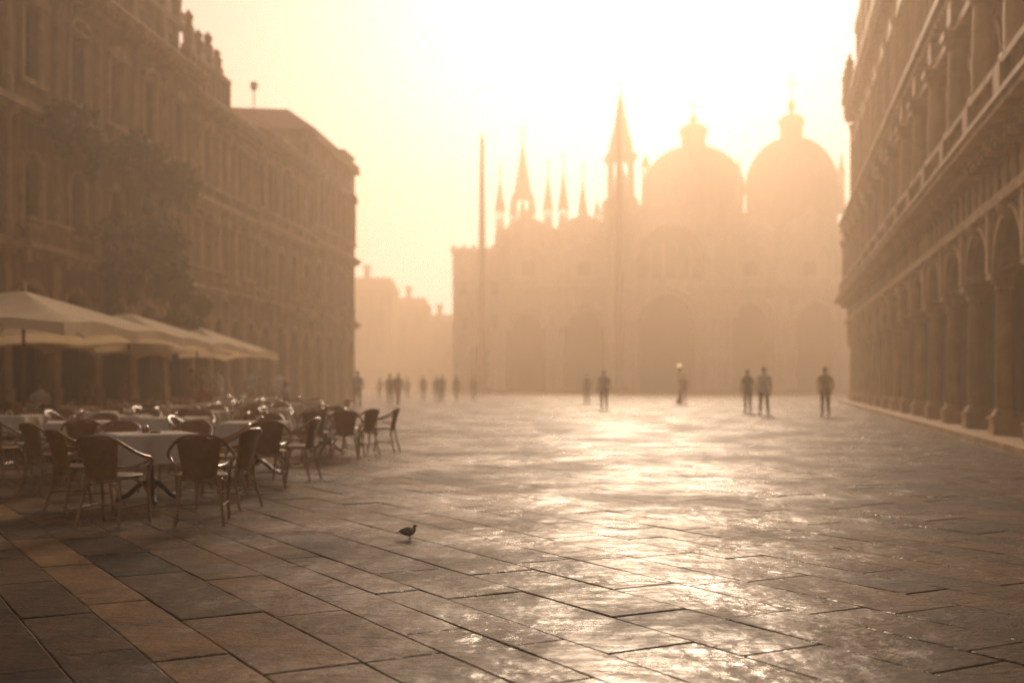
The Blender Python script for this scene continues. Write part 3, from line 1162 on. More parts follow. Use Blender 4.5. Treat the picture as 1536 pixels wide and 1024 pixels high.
    sb.box(bx(905) * 1.04, bx(956) * 1.04, 3.4, 7.4, zu - 0.2, bz(300) * 1.03)
    sb.build('spire_base', M['basil'], root)
    sb = MB()
    sb.box(bx(762) * 1.04, bx(806) * 1.04, 4.0, 8.0, zu - 1.0, bz(336) * 1.03)
    sb.build('spire_base', M['basil'], root)

    # domes behind the front, each with its drum, onion lantern and cross
    def dome(x, wpx, yspring, ytop, ylan, yfin, Y):
        k = (BD + Y) / BD
        X = bx(x) * k
        z = lambda y: (HZ - y) / PM * k + CH
        r = wpx / 2 / PM * k
        zs, zt = z(yspring), z(ytop)
        o = MB()
        prof = [(r * 1.0, zs - 0.9 * r), (r * 1.0, zs), (r * 1.04, zs + 0.02), (r * 1.04, zs + 0.5), (r, zs + 0.52)]
        for i in range(1, 15):
            a = PI / 2 * i / 15.5
            prof.append((r * math.cos(a), zs + 0.52 + (zt - zs - 0.5) * math.sin(a)))
        o.lathe(prof, X, Y, 48)
        for q in range(24):            # raised seams of the lead sheets
            a = 2 * PI * q / 24
            pts = []
            for i in range(0, 14):
                e = PI / 2 * i / 15
                rr = r * math.cos(e) + 0.03
                pts.append((X + rr * math.cos(a), Y + rr * math.sin(a), zs + 0.52 + (zt - zs - 0.5) * math.sin(e)))
            o.tube(pts, 0.09, 4)
        d = o.build('dome', M['lead'], root, True)
        zl, zf = z(ylan), z(yfin)
        o = MB()
        rl = r * 0.235
        hl = zl - zt
        o.lathe([(rl * 1.05, zt - 0.6), (rl * 1.05, zt + hl * 0.12), (rl * 0.75, zt + hl * 0.14), (rl * 0.75, zt + hl * 0.42), (rl * 1.1, zt + hl * 0.46),
                 (rl * 1.28, zt + hl * 0.62), (rl * 1.22, zt + hl * 0.78), (rl * 0.8, zt + hl * 0.95), (rl * 0.3, zl)], X, Y, 16)
        for q in range(8):
            a = 2 * PI * q / 8
            o.lathe([(0.16, zt + hl * 0.12), (0.13, zt + hl * 0.45)], X + rl * 0.98 * math.cos(a), Y + rl * 0.98 * math.sin(a), 6)
        o.build('lantern', M['lead'], d, True)
        o = MB()
        hf = zf - zl
        o.lathe([(rl * 0.3, zl), (rl * 0.22, zl + hf * 0.06), (rl * 0.42, zl + hf * 0.16), (rl * 0.36, zl + hf * 0.26), (rl * 0.14, zl + hf * 0.36), (0.1, zl + hf * 0.5), (0.07, zf)], X, Y, 10)
        zc = zl + hf * 0.76
        o.box(X - 0.75, X + 0.75, Y - 0.06, Y + 0.06, zc - 0.07, zc + 0.07)
        for (dx, dz) in ((0.75, 0), (-0.75, 0), (0, zf - zc)):
            o.sphere((X + dx, Y, zc + dz), 0.17, 8, 6)
        o.build('cross', M['gold'], d, True)
    dome(1040, 148, 290, 220, 186, 152, 16)
    dome(1187, 134, 288, 207, 172, 112, 13)


basilica()


# flagpoles before the church
def flagpole(x, ytop, Y, label):
    r = empty('flagpole', (px(x, Y), Y, 0), 0, label, 'flagpole', 'tall flagpoles before the church')
    zt = (HZ - ytop) * Y / F + CH
    b = MB()
    b.lathe([(0.55, 2.6), (0.55, 6), (0.46, zt * 0.6), (0.28, zt - 0.8), (0.2, zt - 0.7)], 0, 0, 12)
    b.build('pole', M['polered'], r, True)
    b = MB()
    b.lathe([(1.5, 0), (1.5, 0.3), (1.2, 0.32), (1.2, 0.6), (0.8, 0.62), (0.7, 1.2), (0.85, 1.4), (0.5, 1.6), (0.55, 2.3), (0.35, 2.6)], 0, 0, 16)
    b.build('base', M['bronze'], r, True)
    b = MB()
    b.lathe([(0.13, zt - 0.7), (0.25, zt - 0.5), (0.1, zt - 0.3), (0.2, zt - 0.15), (0.02, zt + 0.2)], 0, 0, 10)
    b.build('finial', M['gold'], r, True)


flagpole(723, 200, 140, 'tall red flagpole standing clear against the sky, left of the church spires')
flagpole(928, 150, 140, 'tall red flagpole standing in front of the tallest spire')


# lit lamps seen through the mist
def lamp(x, y, Y, label, gl=0.16):
    X = px(x, Y)
    z = (HZ - y) * Y / F + CH
    r = empty('street_lamp', (X, Y, 0), 0, label, 'street lamp')
    b = MB()
    b.lathe([(0.2, 0), (0.2, 0.12), (0.11, 0.3), (0.06, 0.5), (0.045, z - 0.35), (0.1, z - 0.3), (0.12, z - gl * 0.9)], 0, 0, 10)
    b.build('post', M['iron'], r, True)
    b = MB()
    b.sphere((0, 0, z), gl, 14, 10)
    b.build('lamp_globe', M['globe'], r, True)
    b = MB()
    b.lathe([(gl * 0.5, z + gl * 0.85), (gl * 0.3, z + gl * 1.1), (0.01, z + gl * 1.5)], 0, 0, 8)
    b.build('cap', M['iron'], r, True)


lamp(1019, 548, 62, 'lit globe lamp above the person in the red top', 0.11)


# ------------------------------------------------------------------ leaves
def leaves(mb, blobs, count, size, rnd):
    for _ in range(count):
        c, r = rnd.choice(blobs)
        while True:
            d = Vector((rnd.uniform(-1, 1), rnd.uniform(-1, 1), rnd.uniform(-1, 1)))
            if d.length < 1:
                break
        d = d * (0.55 + 0.45 * rnd.random()) / max(d.length, 0.3) * min(1, d.length + 0.3)
        p = Vector(c) + Vector((d.x * r[0], d.y * r[1], d.z * r[2]))
        a = Vector((rnd.gauss(0, 1), rnd.gauss(0, 1), rnd.gauss(0, 0.6))).normalized()
        b = a.cross(Vector((rnd.gauss(0, 1), rnd.gauss(0, 1), rnd.gauss(0, 1)))).normalized()
        s = size * rnd.uniform(0.6, 1.4)
        mb.add([p - a * s, p + b * s * 0.45, p + a * s, p - b * s * 0.45], [(0, 1, 2, 3)])


rnd = random.Random(3)
TX, TY = px(262, 52), 52.0
tr_ = empty('tree', (TX * LS, TY * LS, CH * (1 - LS)), 0, 'small olive green tree behind the cream parasols before the palace', 'tree')
b = MB()
tr_.scale = (LS, LS, LS)
b.tube(smooth_path([(0, 0, -0.66), (0.1, 0, 1.6), (-0.05, 0.1, 3.2), (0.1, 0, 5.2)], 4), [0.2] * 4 + [0.17] * 4 + [0.12] * 4 + [0.06], 8)
blobs = []
for k in range(17):
    a = rnd.uniform(0, 2 * PI)
    rr = rnd.uniform(0.2, 1.5)
    z = rnd.uniform(3.6, 8.8)
    if z > 7.5:
        rr *= 0.5
    c = (rr * math.cos(a), rr * math.sin(a), z)
    blobs.append((c, (rnd.uniform(0.5, 0.85), rnd.uniform(0.5, 0.85), rnd.uniform(0.4, 0.7))))
    b.tube([(0, 0, max(2.5, z - 2.2)), (c[0] * 0.5, c[1] * 0.5, z - 0.9), c], [0.07, 0.045, 0.02], 5)
b.build('trunk', M['bark'], tr_, True)
b = MB()
leaves(b, blobs, 6500, 0.13, rnd)
b.build('crown', M['leaf'], tr_)


def vine(name, label, u0, u1, z0, z1, hang, cnt, seed):
    rn = random.Random(seed)
    base = Vector((-20.3 + 0.0825 * (27 - 42.3), 27, 0))
    dr = Vector((0.0825, 1, 0)).normalized()
    nr = Vector((dr.y, -dr.x, 0))
    o = base + dr * u0 + nr * 0.9
    r = empty(name, o * LS + Vector((0, 0, CH * (1 - LS))), 0, label, 'plant')
    r.scale = (LS, LS, LS)
    bl, st, path = [], MB(), []
    u = 0
    while u < u1 - u0:
        zt = rn.uniform(z0, z1)
        p = dr * u + nr * rn.uniform(-0.2, 0.3)
        bl.append(((p.x, p.y, zt), (0.75, 0.7, 0.6)))
        for j in range(int(rn.uniform(0, hang) / 0.5)):
            bl.append(((p.x + rn.uniform(-.2, .2), p.y + rn.uniform(-.3, .3), zt - 0.5 * j), (0.32, 0.4, 0.35)))
        path.append((p.x, p.y, zt))
        u += rn.uniform(0.4, 0.7)
    st.tube(path, 0.035, 6)
    st.build('stem', M['bark'], r)
    b = MB()
    leaves(b, bl, cnt, 0.12, rn)
    b.build('foliage', M['leafdark'], r)


vine('leaf_mass', 'dark mass of leaves added along the nearest palace between its two window rows', 18.0, 33.5, 11.6, 13.2, 2.6, 11000, 5)  # leaf clumps added to give this facade a dark mass
vine('climbing_plant', 'dark creeper hanging on the nearest palace just left of the olive tree', 22.5, 31.5, 6.6, 10.2, 3.4, 7500, 9)


# ------------------------------------------------------------------ cafe: chair
def make_chair():
    t = empty('rattan_chair', (0, 0, 0), 0, 'x', 'chair')
    s = MB()
    # seat: rounded pad, wider in front
    ring = []
    for k in range(24):
        a = 2 * PI * k / 24
        x = 0.225 * math.copysign(abs(math.cos(a)) ** 0.7, math.cos(a))
        y = 0.215 * math.copysign(abs(math.sin(a)) ** 0.7, math.sin(a))
        if y < 0:
            x *= 1 - 0.18 * (-y / 0.215)
        ring.append((x, y))
    vs, fs = [], []
    for (k, z) in ((0.93, 0.405), (1.0, 0.415), (1.0, 0.432), (0.9, 0.443), (0.45, 0.438)):
        for (x, y) in ring:
            vs.append((x * k, y * k, z))
    for i in range(4):
        for k in range(24):
            k2 = (k + 1) % 24
            fs.append((i * 24 + k, i * 24 + k2, i * 24 + 24 + k2, i * 24 + 24 + k))
    fs.append(tuple(range(24))[::-1])
    fs.append(tuple(96 + k for k in range(24)))
    s.add(vs, fs)
    s.build('seat', M['seat'], t, True)
    # backrest: curved woven panel
    vs, fs = [], []
    nu, nv = 10, 8
    for side in (0, 1):
        for j in range(nv + 1):
            v = j / nv
            hw = 0.128 + 0.052 * v ** 1.2
            z = 0.40 + 0.372 * v
            for i in range(nu + 1):
                u = -1 + 2 * i / nu
                y = -0.205 - 0.085 * v + 0.035 * u * u - 0.012 * side
                zz = z - (0.03 * u * u * v ** 3) + (0.0)
                vs.append((u * hw, y, zz))
    st = (nu + 1) * (nv + 1)
    for j in range(nv):
        for i in range(nu):
            a = j * (nu + 1) + i
            fs.append((a, a + 1, a + nu + 2, a + nu + 1))
            fs.append((a + st, a + st + nu + 1, a + st + nu + 2, a + st + 1))
    for i in range(nu):
        fs.append((i, i + st, i + 1 + st, i + 1))
        a = nv * (nu + 1) + i
        fs.append((a, a + 1, a + 1 + st, a + st))
    for j in range(nv):
        a = j * (nu + 1)
        fs.append((a, a + nu + 1, a + nu + 1 + st, a + st))
        a += nu
        fs.append((a, a + st, a + nu + 1 + st, a + nu + 1))
    p = MB()
    p.add(vs, fs)
    bk = p.build('backrest', M['weave'], t, True)
    e = MB()
    for q in (-1, 1):
        e.tube([(q * (0.130 + 0.052 * (j / 8) ** 1.2), -0.176 - 0.085 * j / 8, 0.39 + 0.36 * j / 8) for j in range(9)], 0.011, 7)
    e.tube([(-0.13, -0.178, 0.405), (-0.06, -0.205, 0.40), (0.06, -0.205, 0.40), (0.13, -0.178, 0.405)], 0.011, 7)
    e.build('edging', M['cane'], bk, True)
    # the big hoop: top rail sweeping down into both arms
    half = [(0.0, -0.294, 0.785), (0.10, -0.290, 0.781), (0.175, -0.268, 0.752), (0.232, -0.205, 0.695), (0.268, -0.105, 0.640),
            (0.284, 0.01, 0.602), (0.286, 0.10, 0.585), (0.272, 0.165, 0.562), (0.252, 0.185, 0.52)]
    path = [(-x, y, z) for (x, y, z) in half[:0:-1]] + half
    h = MB()
    h.tube(smooth_path(path, 4), 0.0155, 8)
    h.build('arm_hoop', M['cane'], t, True)
    # legs
    for q in (-1, 1):
        l = MB()
        l.tube(smooth_path([(q * 0.252, 0.185, 0.525), (q * 0.232, 0.178, 0.42), (q * 0.222, 0.19, 0.2), (q * 0.226, 0.215, 0.0)], 4), 0.014, 8)
        l.build('leg', M['cane'], t, True)
        l = MB()
        l.tube(smooth_path([(q * 0.16, -0.19, 0.44), (q * 0.175, -0.205, 0.25), (q * 0.205, -0.27, 0.0)], 4), 0.014, 8)
        l.build('leg', M['cane'], t, True)
        a = MB()
        a.tube(smooth_path([(q * 0.278, 0.135, 0.572), (q * 0.245, 0.04, 0.535), (q * 0.185, -0.10, 0.515), (q * 0.15, -0.19, 0.515)], 4), 0.011, 7)
        a.build('arm_strut', M['cane'], t, True)
    st_ = MB()
    for q in (-1, 1):
        st_.tube([(q * 0.223, 0.192, 0.17), (q * 0.185, -0.222, 0.17)], 0.009, 6)
        # bent brace between leg and seat
        st_.tube(smooth_path([(q * 0.222, 0.188, 0.25), (q * 0.19, 0.12, 0.36), (q * 0.12, 0.05, 0.405)], 4), 0.008, 6)
    st_.tube([(-0.204, -0.02, 0.17), (0.204, -0.02, 0.17)], 0.009, 6)
    st_.tube(smooth_path([(-0.176, -0.208, 0.25), (-0.1, -0.2, 0.37), (0.1, -0.2, 0.37), (0.176, -0.208, 0.25)], 4), 0.008, 6)
    st_.build('stretcher', M['cane'], t, True)
    return t


chair0 = make_chair()
used = [False]


def chair(x, y, rot, label, group='rattan chairs of the cafe terrace'):
    rz = R(rot)
    if not used[0]:
        used[0] = True
        chair0.location = (x, y, 0.002)
        chair0.rotation_euler = (0, 0, rz)
        tag(chair0, label, 'chair', group)
        return chair0
    return dup(chair0, (x, y, 0.002), rz, label, group)


def make_table(hs=0.40):
    t = empty('cafe_table', (0, 0, 0), 0, 'x', 'table')
    b = MB()
    b.box(-hs, hs, -hs, hs, 0.69, 0.715)
    b.build('tabletop', M['polewood'], t)
    b = MB()
    b.lathe([(0.07, 0.14), (0.05, 0.2), (0.034, 0.3), (0.03, 0.6), (0.06, 0.67), (0.16, 0.69)], 0, 0, 12)
    b.build('pedestal', M['iron'], t, True)
    for k in range(3):
        a = 2 * PI * k / 3 + 0.4
        c, s_ = math.cos(a), math.sin(a)
        b = MB()
        b.tube(smooth_path([(0.04 * c, 0.04 * s_, 0.2), (0.12 * c, 0.12 * s_, 0.175), (0.24 * c, 0.24 * s_, 0.07), (0.33 * c, 0.33 * s_, 0.03), (0.37 * c, 0.37 * s_, 0.02)], 4),
               [0.03] * 4 + [0.026] * 8 + [0.02] * 4 + [0.022], 8)
        b.build('foot', M['iron'], t, True)
    return t


def cloth_mesh(seed, hs=0.405, over=0.30):
    rn = random.Random(seed)
    n = 44
    c = hs + over
    vs, fs = [], []
    ph = [rn.uniform(0, 6.28) for _ in range(8)]
    for j in range(n + 1):
        for i in range(n + 1):
            u, v = -c + 2 * c * i / n, -c + 2 * c * j / n
            ex, ey = abs(u) - hs, abs(v) - hs
            sx, sy = math.copysign(1, u), math.copysign(1, v)
            if ex <= 0 and ey <= 0:
                z = 0.7185 + 0.0012 * math.sin(u * 9 + ph[0]) * math.sin(v * 8 + ph[1])
                vs.append((u, v, z))
            elif ex > 0 and ey <= 0:
                amp = 0.022 * min(1, ex / 0.15)
                o = 0.010 + 0.10 * ex + amp * math.sin(v * 13 + ph[2 + int(sx > 0)]) + amp * 0.5 * math.sin(v * 29 + ph[5])
                vs.append((sx * (hs + max(0.006, o)), v, 0.716 - ex * 0.985))
            elif ey > 0 and ex <= 0:
                amp = 0.022 * min(1, ey / 0.15)
                o = 0.010 + 0.10 * ey + amp * math.sin(u * 13 + ph[4 + int(sy > 0)]) + amp * 0.5 * math.sin(u * 27 + ph[6])
                vs.append((u, sy * (hs + max(0.006, o)), 0.716 - ey * 0.985))
            else:
                r = math.hypot(ex, ey)
                th = math.atan2(ey, ex)          # 0 along x edge .. 90 along y edge
                # the corner hangs as a cone that folds outwards
                out = 0.012 + 0.16 * r + 0.09 * r * math.sin(2 * th)
                a = th
                vs.append((sx * (hs + 0.006 + out * math.cos(a)), sy * (hs + 0.006 + out * math.sin(a)), 0.716 - r * 0.95))
    for j in range(n):
        for i in range(n):
            a = j * (n + 1) + i
            fs.append((a, a + 1, a + n + 2, a + n + 1))
    m = MB()
    m.add(vs, fs)
    return m


table0 = make_table()
tused = [False]
cloths = [cloth_mesh(k).build('tablecloth', M['cloth'], None, True) for k in (1, 2, 3)]
cused = [False] * 3


def make_cruet():
    t = empty('condiment_set', (0, 0, 0), 0, 'x', 'condiment set')
    b = MB()
    b.lathe([(0.03, 0.0), (0.034, 0.01), (0.034, 0.045), (0.028, 0.052)], 0, 0, 12)
    j = b.build('jar', M['glassjar'], t, True)
    b = MB()
    b.lathe([(0.031, 0.052), (0.031, 0.068), (0.02, 0.078), (0.01, 0.082)], 0, 0, 12)
    b.build('lid', M['steel'], j, True)
    b = MB()
    b.lathe([(0.055, 0.0), (0.06, 0.012), (0.057, 0.014), (0.05, 0.004)], 0.105, -0.015, 16)
    b.build('ashtray', M['iron'], t, True)
    b = MB()
    b.box(-0.05, -0.04, 0.04, 0.1, 0.0, 0.07)
    b.box(-0.066, -0.054, 0.042, 0.098, 0.0, 0.064)
    b.build('packets', M['paper'], t)
    return t


cruet0 = make_cruet()
cru = [False]
ti = [0]


def table(x, y, rot, tl, cl, sl, group='square cafe tables'):
    rz = R(rot)
    if not tused[0]:
        tused[0] = True
        table0.location = (x, y, 0.002)
        table0.rotation_euler = (0, 0, rz)
        tag(table0, tl, 'table', group)
    else:
        dup(table0, (x, y, 0.002), rz, tl, group)
    k = ti[0] % 3
    ti[0] += 1
    if not cused[k]:
        cused[k] = True
        o = cloths[k]
    else:
        o = cloths[k].copy()
        COL.objects.link(o)
    o.location = (x, y, 0.002)
    o.rotation_euler = (0, 0, rz + (ti[0] % 4) * PI / 2)
    tag(o, cl, 'tablecloth', 'white tablecloths')
    dx, dy = random.uniform(-0.12, 0.12), random.uniform(-0.1, 0.12)
    rr = random.uniform(-1, 1)
    if not cru[0]:
        cru[0] = True
        cruet0.location = (x - 0.05, y, 0.722)
        tag(cruet0, sl, 'condiment set', 'condiment sets on the tables')
    else:
        dup(cruet0, (x + dx, y + dy, 0.722), rr, sl, 'condiment sets on the tables')


# nearest table, its chairs
def trio(a):
    return ('%s' % a, 'white cloth on the %s' % a, 'small jar and ashtray on the %s' % a)


def T(x, y, rot, what):
    table(x, y, rot, 'pedestal %s' % what, 'white cloth over the %s' % what, 'condiment set on the %s' % what)


T(-3.78, 11.15, 33, 'table nearest the camera')
chair(-3.50, 9.38, -10, 'front chair with its back to us, left one of the pair nearest the camera')
chair(-2.76, 9.48, 12, 'front chair with its back to us, right one of the pair nearest the camera')
chair(-2.83, 10.62, 72, 'chair right behind the front right chair, turned left to the nearest table')
chair(-4.22, 10.45, -42, 'chair half hidden by the front left chair, turned in to the nearest table')
chair(-4.50, 12.2, 195, 'chair beyond the nearest table on its left, facing us')
chair(-3.78, 12.35, 172, 'chair beyond the nearest table on its right, facing us')
chair(-3.22, 11.85, 104, 'chair showing a full arched top rail right of the nearest table')
T(-3.45, 14.3, 4, 'second table, behind the front right chair')
chair(-2.93, 12.75, 14, 'chair with its back to us in front of the second table')
chair(-2.78, 13.7, 80, 'chair in profile at the right side of the second table')
chair(-3.60, 15.5, 178, 'chair facing us beyond the second table')
chair(-4.28, 14.3, -92, 'chair at the left side of the second table')
T(-3.28, 18.75, 2, 'third table at the right end by the open square')
chair(-3.22, 17.45, 6, 'left of two chairs with backs to us before the third table')
chair(-2.72, 17.35, 10, 'right of two chairs with backs to us before the third table')
chair(-2.62, 18.4, 58, 'chair turned to the third table beside the outermost one')
chair(-2.33, 19.2, 82, 'outermost chair in profile at the right end of the terrace')
chair(-3.35, 20.0, 180, 'chair facing us beyond the third table')
chair(-4.15, 18.8, -88, 'chair at the left side of the third table')
T(-5.85, 14.4, 20, 'table left of and behind the nearest one')
chair(-5.25, 12.15, -36, 'chair in three-quarter view with bright curved rail, left of the nearest table')
chair(-5.3, 13.25, 12, 'chair with its back to us in front of the table left of the nearest')
chair(-6.05, 15.55, 176, 'chair facing us beyond the table left of the nearest')
chair(-6.72, 14.25, -86, 'chair at the far left side of the table left of the nearest')
chair(-6.42, 13.35, -4, 'dark chair cut by the left edge of the picture, back to us')
chair(-7.0, 12.0, -30, 'chair beyond the left edge, leaving only its arm in view')
T(-5.1, 16.1, -8, 'table with a long cloth between the first two rows')
chair(-4.28, 16.15, 92, 'chair at the right of the long-clothed table')
chair(-5.1, 17.2, 180, 'chair facing us beyond the long-clothed table')
T(-6.25, 17.0, 5, 'table pushed up close left of the long-clothed one')
chair(-6.25, 18.1, 184, 'chair facing us beyond the close-pushed left table')
chair(-7.1, 17.0, -90, 'chair at the left of the close-pushed left table')
T(-8.05, 17.1, 0, 'table at the left picture edge')
for (dx, dy, rr, w_) in ((0.85, 0, 90, 'right of'), (0, 0.9, 180, 'beyond'), (-0.1, -0.95, 0, 'in front of')):
    chair(-8.05 + dx, 17.1 + dy, rr + random.uniform(-12, 12), 'chair %s the table at the left picture edge' % w_)
T(-7.55, 19.1, 12, 'table before the first parasol pole')
T(-5.75, 19.6, -6, 'middle table of the fourth row')
T(-4.9, 21.4, 8, 'table at the right end of the fourth row')
for (cx, cy, what) in ((-7.55, 19.1, 'table before the first parasol pole'), (-5.75, 19.6, 'middle table of the fourth row'), (-4.9, 21.4, 'right end table of the fourth row')):
    for (dx, dy, rr, w_) in ((0.9, 0, 90, 'right of'), (0, 0.95, 180, 'beyond'), (0.05, -0.98, 0, 'in front of'), (-0.9, 0.05, -90, 'left of')):
        chair(cx + dx, cy + dy, rr + random.uniform(-14, 14), 'chair %s the %s' % (w_, what))
occupied = []
for ry in (23.6, 26.6, 29.6, 32.6, 36.0):
    for rx in (-5.4, -7.6, -9.8, -12.0):
        x = rx - (ry - 23.6) * 0.05 + random.uniform(-0.25, 0.25)
        y = ry + random.uniform(-0.35, 0.35)
        if (ry > 32 and rx > -6) or (rx < -11 and ry > 27):
            continue
        if rx < -11:
            x = max(x, -12.1)
        table(x, y, random.uniform(-15, 15), 'one of the far cloth-covered tables in the shade of the parasols',
              'white cloth on one of the far tables by the parasols', 'condiment set on one of the far parasol tables')
        for (dx, dy, rr) in ((0.9, 0, 90), (0, 0.95, 180), (0.05, -0.95, 0), (-0.9, 0.05, -90)):
            chair(x + dx, y + dy, rr + random.uniform(-15, 15), 'rattan armchair at one of the far tables by the parasols', 'far rattan chairs by the parasols')
        occupied.append((x, y))


# ------------------------------------------------------------------ parasols
def parasol(x, y, label, hx=2.2, hy=3.3, ze=2.32, zp=3.08):
    r = empty('parasol', (x, y, 0), 0, label, 'parasol', 'cream parasols over the terrace')
    b = MB()
    b.lathe([(0.03, 0.08), (0.03, zp - 0.05)], 0, 0, 10)
    b.build('pole', M['polewood'], r, True)
    b = MB()
    b.lathe([(0.34, 0.0), (0.34, 0.06), (0.08, 0.1), (0.05, 0.35)], 0, 0, 16)
    b.build('base', M['iron'], r, True)
    # canopy: four sagging panels between hip ribs, with a hanging valance
    nseg = 10
    per = []
    for (x0, y0, x1, y1) in ((-hx, -hy, hx, -hy), (hx, -hy, hx, hy), (hx, hy, -hx, hy), (-hx, hy, -hx, -hy)):
        for k in range(nseg):
            t = k / nseg
            per.append((x0 + (x1 - x0) * t, y0 + (y1 - y0) * t, math.sin(PI * t), math.sin(2 * PI * t) ** 2))
    nP = len(per)
    nr = 8
    vs, fs = [(0, 0, zp)], []
    for i in range(1, nr + 1):
        q = i / nr
        for (a, c, sag, s2) in per:
            z = zp + (ze - zp) * q ** 1.08 + (0.10 * s2 - 0.05) * q ** 3 - 0.06 * math.sin(PI * q) * (0.5 + sag)
            inn = 1 - 0.035 * s2 * q
            vs.append((a * q * inn, c * q * inn, z))
    for k in range(nP):
        k2 = (k + 1) % nP
        fs.append((0, 1 + k, 1 + k2))
        for i in range(nr - 1):
            o = 1 + i * nP
            fs.append((o + k, o + nP + k, o + nP + k2, o + k2))
    b = MB()
    b.add(vs, fs)
    cn = b.build('canopy', M['canvas'], r, True)
    vs, fs = [], []
    rn = random.Random(int(y * 10))
    for i, dz in enumerate((0.0, -0.12, -0.24)):
        for k, (a, c, sag, s2) in enumerate(per):
            inn = 1 - 0.035 * s2
            z = ze + (0.10 * s2 - 0.05)
            wv = 0.018 * i * math.sin(k * 2.3 + x)
            f = 1 + (0.004 * i) + wv / 3
            vs.append((a * inn * f, c * inn * f, z + dz * (1 - 0.3 * abs(math.sin(k * PI / 2.5))) + 0.001))
    for i in range(2):
        for k in range(nP):
            k2 = (k + 1) % nP
            fs.append((i * nP + k, i * nP + nP + k, i * nP + nP + k2, i * nP + k2))
    b = MB()
    b.add(vs, fs)
    b.build('valance', M['canvas'], cn, True)
    for (ex, ey) in ((hx, hy), (-hx, hy), (hx, -hy), (-hx, -hy), (hx, 0), (-hx, 0), (0, hy), (0, -hy)):
        b = MB()
        b.tube([(0.03 * ex, 0.03 * ey, zp - 0.1), (ex * 0.5, ey * 0.5, (zp + ze) / 2 - 0.16), (ex * 0.93, ey * 0.93, ze - 0.06)], 0.016, 6)
        b.tube([(0.02, 0, zp - 0.75), (ex * 0.5, ey * 0.5, (zp + ze) / 2 - 0.17)], 0.012, 6)
        b.build('rib', M['polewood'], r)
    b = MB()
    b.lathe([(0.05, zp - 0.12), (0.06, zp - 0.02), (0.05, zp + 0.03), (0.02, zp + 0.1), (0.035, zp + 0.14), (0.005, zp + 0.2)], 0, 0, 10)
    b.build('finial', M['polewood'], r, True)


parasol(-9.8, 21.4, 'nearest cream parasol, cut by the left edge of the picture')
parasol(-10.2, 28.4, 'middle cream parasol of the row, peeping between its two neighbours')
parasol(-10.45, 35.4, 'farthest cream parasol with its tip out over the square', 1.95, 3.4)


# ------------------------------------------------------------------ people
HEADM = None


